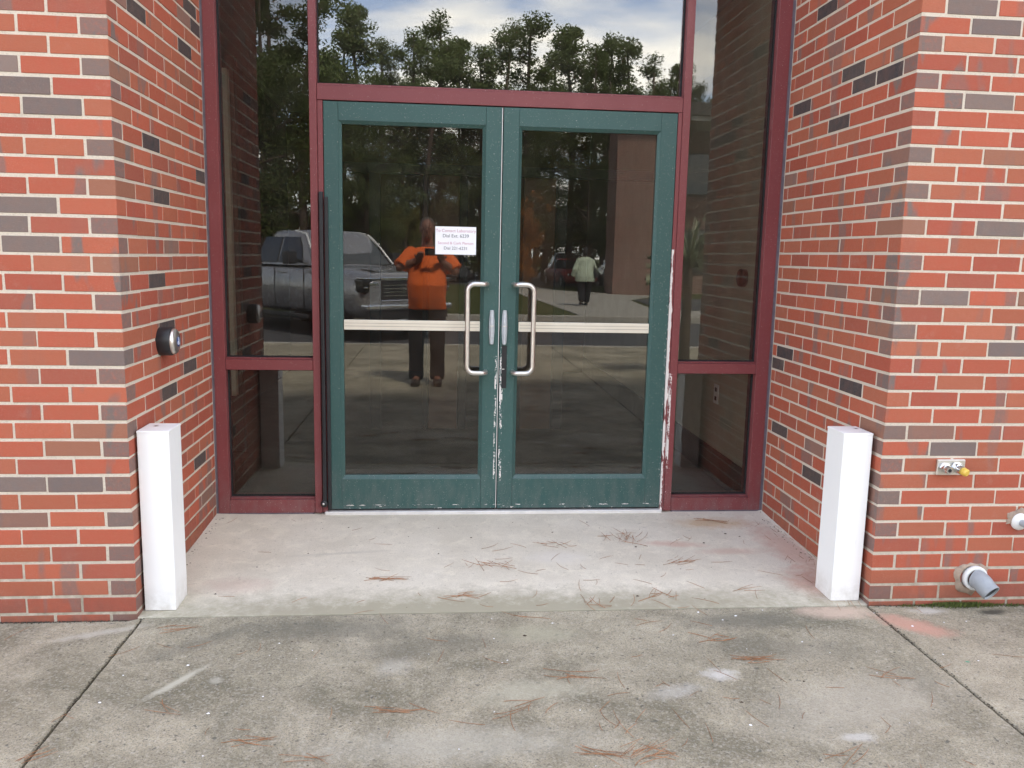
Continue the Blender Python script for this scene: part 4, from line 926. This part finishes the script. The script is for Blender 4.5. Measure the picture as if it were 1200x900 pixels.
# ------------------------------------------------------------------ yucca by the walk (mirrored in the right window)
yu = thing('yucca', 'spiky yucca with long pale green leaves mirrored in the right side window', 'yucca', (4.14, -4.2, -.02))
yt = MB().tube([(4.1, -4.2, -.02), (4.1, -4.21, .6), (4.1, -4.2, 1.40)], [.075, .06, .055], 10); yt.build('trunk', M_BARK, yu)
M_YU = simple('yucca_leaf', (.28, .33, .20), .5, 0, .25, 6)
q = random.Random(8); leaf = None
for i in range(75):
    a = q.uniform(0, 6.28); el_ = q.uniform(-.55, 1.3); L = q.uniform(.42, .58); w = q.uniform(.007, .010)
    b = MB(); vs = []; n = 5
    for j in range(n):
        t = j / (n - 1); r = L * t; ww = w * (1 - t ** 2.2) * (.6 + .8 * min(t * 3, 1)) * .6; zz = -.03 * t * t * math.cos(el_)
        c = Vector((math.cos(el_) * r, 0, math.sin(el_) * r + zz)); vs += [c + Vector((0, -ww, 0)), c + Vector((0, 0, -ww * .4)), c + Vector((0, ww, 0))]
    m = Matrix.Rotation(a, 4, 'Z'); b.add([m @ v + Vector((4.1, -4.2, 1.40 + q.uniform(-.12, .06))) for v in vs], [(3 * j + k, 3 * j + k + 1, 3 * j + k + 4, 3 * j + k + 3) for j in range(n - 1) for k in (0, 1)], True)
    b.build('leaf', M_YU, yu)
MB().lathe((4.1, -4.2, -.0185), (0, 0, 1), [(0, .0), (0, .12), (.012, .1), (.03, .0)], 16).build('soil', M_SOIL, yu)

# ------------------------------------------------------------------ people
M_SKIN = simple('skin', (.24, .11, .075), .55, 0, .08, 12); M_SKIN2 = simple('dark_skin', (.09, .045, .03), .55, 0, .08, 12)
def arm(b, sh, elb, wr, r=(.052, .043, .030)):
    b.tube([sh, (Vector(sh) + Vector(elb)) / 2, elb, (Vector(elb) * .6 + Vector(wr) * .4), wr], [r[0], r[0] * .95, r[1], r[1] * 1.02, r[2]], 12)
    for p, rr in ((sh, r[0]), (elb, r[1]), (wr, r[2])): b.ell(p, (rr,) * 3)
def hand(b, wr, dirv, side, curl):
    """palm plus four fingers and a thumb"""
    wr = Vector(wr); d = Vector(dirv).normalized(); s = Vector(side).normalized(); n = d.cross(s).normalized()
    M = Matrix((s, n, d)).transposed()
    b.ell(wr + d * .045, (.042, .017, .052), 12, 8, M)
    for k, (o, L) in enumerate(((-.030, .068), (-.010, .078), (.010, .073), (.029, .058))):
        p0 = wr + d * .078 + s * o; p1 = p0 + d * L * .45 + n * curl * .3 * L; p2 = p1 + d * L * .3 + n * curl * .6 * L; p3 = p2 + n * curl * .35 * L - d * .1 * L
        b.tube([p0 - d * .02, p0, p1, p2, p3], [.0095, .0095, .009, .008, .0065], 8)
    p0 = wr + d * .025 - s * .032; b.tube([p0, p0 - s * .025 + d * .02, p0 - s * .03 + d * .05 + n * curl * .015], [.012, .0105, .0085], 8)
gx, gy = 1.02, -3.46
ph = thing('person', 'man in orange t-shirt and dark jeans taking the picture, mirrored in the left door', 'person', (gx, gy, -.02))
b = MB()
b.ell((gx, gy + .02, 1.645), (.074, .094, .112), 20, 14); b.ell((gx, gy + .055, 1.585), (.055, .062, .062), 14, 10); b.ell((gx, gy + .115, 1.62), (.013, .018, .022)); b.tube([(gx, gy + .10, 1.665), (gx, gy + .122, 1.628)], [.008, .013], 8)
b.ell((gx, gy + .098, 1.578), (.024, .014, .008)); b.ell((gx, gy + .09, 1.672), (.045, .016, .010))
for s in (-1, 1): b.ell((gx + s * .076, gy + .01, 1.635), (.010, .020, .032)); b.ell((gx + s * .028, gy + .10, 1.652), (.012, .010, .007))
b.tube([(gx, gy, 1.58), (gx, gy - .01, 1.44)], [.058, .068], 14)
b.loft([((gx, gy, 1.44), .11, .075, (1, 0, 0), (0, 1, 0)), ((gx, gy, 1.38), .185, .10, (1, 0, 0), (0, 1, 0)), ((gx, gy + .02, 1.22), .17, .13, (1, 0, 0), (0, 1, 0)), ((gx, gy + .03, 1.05), .175, .15, (1, 0, 0), (0, 1, 0)), ((gx, gy, .90), .17, .13, (1, 0, 0), (0, 1, 0))], 24, 2.3)
eL, eR = (gx - .29, gy + .09, 1.235), (gx + .30, gy + .08, 1.20); wL, wR = (gx - .075, -3.30, 1.325), (gx + .150, -3.30, 1.315)
arm(b, (gx - .175, gy, 1.39), eL, wL); arm(b, (gx + .175, gy, 1.39), eR, wR)
hand(b, wL, (.12, .62, .70), (1, -.1, -.1), .6); hand(b, wR, (-.12, .60, .72), (-1, -.1, -.1), -.6)
for s in (-1, 1): b.tube([(gx + s * .095, gy, .92), (gx + s * .11, gy + .03, .50), (gx + s * .112, gy, .10), (gx + s * .115, gy + .09, .03)], [.085, .058, .045, .035], 12)
b.v = [v - ph.location for v in b.v]
remesh(b, 'body', M_SKIN, ph, .0085, smooth=3)
b = MB(); cx_ = (1, 0, 0), (0, 1, 0)
b.loft([((gx, gy, 1.455), .085, .075, *cx_), ((gx, gy, 1.425), .16, .10, *cx_), ((gx, gy, 1.37), .205, .125, *cx_), ((gx, gy + .025, 1.22), .200, .155, *cx_), ((gx, gy + .05, 1.06), .210, .195, *cx_), ((gx, gy + .035, .93), .205, .180, *cx_), ((gx, gy + .01, .80), .202, .155, *cx_)], 28, 2.4)
for sh, el2 in (((gx - .175, gy, 1.385), eL), ((gx + .175, gy, 1.385), eR)):
    m_ = Vector(sh).lerp(Vector(el2), .92); b.tube([sh, Vector(sh).lerp(Vector(el2), .5), m_], [.078, .083, .086], 16); b.ell(sh, (.08, .085, .075))
b.v = [v - ph.location + Vector((noise.noise(v * 7) * .02, noise.noise(Vector((v.x * 9, v.y * 4, v.z * 13))) * .022, 0)) for v in b.v]
remesh(b, 'shirt', simple('orange_cotton', (.82, .15, .02), .85, 0, .12, 7, .4, 30), ph, .011, smooth=4)
M_JEAN = simple('dark_jeans', (.012, .014, .02), .85, 0, .3, 15)
b = MB(); b.loft([((gx, gy, 1.0), .17, .13, *cx_), ((gx, gy, .88), .19, .145, *cx_), ((gx, gy, .78), .185, .13, *cx_)], 24, 2.4)
for s in (-1, 1): b.tube([(gx + s * .095, gy, .86), (gx + s * .108, gy + .02, .66), (gx + s * .112, gy + .03, .46), (gx + s * .114, gy, .25), (gx + s * .114, gy - .01, .07), (gx + s * .114, gy + .0, .045)], [.10, .098, .082, .078, .082, .078], 18)
b.v = [v - ph.location for v in b.v]; remesh(b, 'trousers', M_JEAN, ph, .012, smooth=3)
for s in (-1, 1):
    b = MB(); b.loft([((gx + s * .116, gy - .08, .03), .038, .045, (1, 0, 0), (0, 0, 1)), ((gx + s * .117, gy, .035), .045, .055, (1, 0, 0), (0, 0, 1)), ((gx + s * .12, gy + .08, .022), .050, .040, (1, 0, 0), (0, 0, 1)), ((gx + s * .123, gy + .16, .012), .045, .030, (1, 0, 0), (0, 0, 1)), ((gx + s * .124, gy + .185, .008), .030, .020, (1, 0, 0), (0, 0, 1))], 16, 2.5)
    b.v = [v - ph.location for v in b.v]; b.build('shoe', simple('brown_boot', (.05, .035, .025), .6, 0, .2, 15), ph, True)
b = MB(); b.ell((gx, gy - .005, 1.680), (.081, .098, .088), 20, 12); b.v = [v - ph.location for v in b.v if True]
b.v = [Vector((v.x, v.y, max(v.z, 1.695 + (.02 if v.y > .06 else -.055 if v.y < 0 else -.01)))) for v in b.v]
b.build('hair', simple('short_hair', (.06, .05, .042), .8, 0, .3, 60, .5, 300), ph, True)
b = MB()
for s in (-1, 1): b.lathe((gx + s * .03, gy + .118, 1.655), (0, 1, 0), [(0, .019), (.003, .021), (.006, .019)], 16)
b.tube([(gx - .011, gy + .121, 1.657), (gx + .011, gy + .121, 1.657)], .0025, 6); b.v = [v - ph.location for v in b.v]; b.build('glasses', M_BLACK, ph, True)
pn = thing('phone', 'black phone held up sideways by the man in orange', 'phone', (1.075, -3.152, 1.352))
MB().box(1.000, 1.152, -3.158, -3.150, 1.366, 1.440, .003).build('case', M_BLACK, pn); MB().lathe((1.141, -3.1501, 1.3813), (0, 1, 0), [(0, .006), (.0012, .006), (.0012, .0035), (.0006, 0)], 16).build('camera_lens', M_STEEL, pn)

wx, wy = 5.28, -18.1
wk = thing('person', 'walking person in pale green cardigan and black trousers mirrored in the right door', 'person', (wx, wy, .006))
b = MB(); b.ell((wx, wy, 1.53), (.075, .09, .11), 16, 12); b.tube([(wx, wy, 1.46), (wx, wy + .01, 1.36)], [.05, .06], 12)
for s in (-1, 1): b.ell((wx + s * .075, wy, 1.52), (.009, .016, .026))
b.ell((wx, wy - .09, 1.51), (.012, .016, .02))
b.loft([((wx, wy, 1.37), .10, .07, *cx_), ((wx, wy, 1.30), .18, .11, *cx_), ((wx, wy, 1.05), .19, .15, *cx_), ((wx, wy, .85), .22, .17, *cx_)], 20, 2.3)
hl = [((wx - .19, wy, 1.27), (wx - .30, wy + .06, 1.02), (wx - .36, wy + .0, .82)), ((wx + .19, wy, 1.27), (wx + .28, wy + .02, 1.02), (wx + .31, wy - .12, .80))]
for i, (a, e_, w_) in enumerate(hl): arm(b, a, e_, w_, (.055, .045, .03)); hand(b, w_, (-.1 if i == 0 else .1, -.1, -1), (0, 1, 0), .4)
lg = [[(wx - .11, wy, .88), (wx - .10, wy + .05, .47), (wx - .10, wy + .22, .13)], [(wx + .11, wy, .88), (wx + .11, wy - .10, .48), (wx + .10, wy - .16, .08)]]
for L in lg: b.tube(L, [.09, .06, .045], 12)
b.v = [v - wk.location for v in b.v]; remesh(b, 'body', M_SKIN2, wk, .012, smooth=3)
b = MB(); b.loft([((wx, wy, 1.40), .08, .075, *cx_), ((wx, wy, 1.36), .17, .11, *cx_), ((wx, wy, 1.28), .225, .14, *cx_), ((wx, wy, 1.05), .255, .19, *cx_), ((wx, wy, .85), .29, .22, *cx_), ((wx, wy, .70), .27, .21, *cx_)], 24, 2.3)
for (a, e_, w_) in hl: b.tube([a, e_, Vector(e_).lerp(Vector(w_), .85)], [.085, .075, .062], 14); b.ell(a, (.085, .085, .08))
b.v = [v - wk.location + Vector((noise.noise(v * 5) * .02, noise.noise(v * 5 + Vector((3, 3, 3))) * .02, 0)) for v in b.v]; remesh(b, 'cardigan', simple('sage_knit', (.42, .48, .36), .9, 0, .2, 6, .4, 30), wk, .014, smooth=4)
b = MB()
b.loft([((wx, wy, .95), .22, .17, *cx_), ((wx, wy, .76), .24, .18, *cx_)], 20, 2.3)
for L in lg: b.tube([L[0], L[1], Vector(L[1]).lerp(Vector(L[2]), .92)], [.135, .105, .085], 14)
b.v = [v - wk.location for v in b.v]; remesh(b, 'trousers', simple('black_cloth', (.012, .012, .014), .9), wk, .014, smooth=3)
for (sx, sy, sz) in ((wx - .10, wy + .20, .09), (wx + .10, wy - .20, .035)):
    b = MB(); b.loft([((sx, sy + .07, sz), .035, .04, (1, 0, 0), (0, 0, 1)), ((sx, sy, sz), .045, .05, (1, 0, 0), (0, 0, 1)), ((sx, sy - .16, sz - .01), .045, .03, (1, 0, 0), (0, 0, 1))], 14, 2.5); b.box(sx - .045, sx + .045, sy - .17, sy + .09, sz - .045, sz - .032, .004); b.v = [v - wk.location for v in b.v]; b.build('shoe', M_BLACK, wk, True)
b = MB(); b.ell((wx, wy + .02, 1.555), (.09, .10, .11), 18, 12); b.ell((wx, wy + .09, 1.50), (.06, .05, .07)); b.v = [v - wk.location for v in b.v]; b.build('hair', simple('black_hair', (.012, .010, .010), .7, 0, .3, 50, .5, 200), wk, True)
bg_ = thing('shoulder_bag', 'black shoulder bag hanging at the walking person side', 'bag', (wx + .33, wy + .05, .8))
b = MB().box(wx + .235, wx + .325, wy - .10, wy + .16, .80, 1.08, .03); b.tube([(wx + .27, wy - .08, 1.06), (wx + .20, wy - .02, 1.36), (wx + .27, wy + .14, 1.06)], .014, 6); b.build('bag', M_BLACK, bg_)
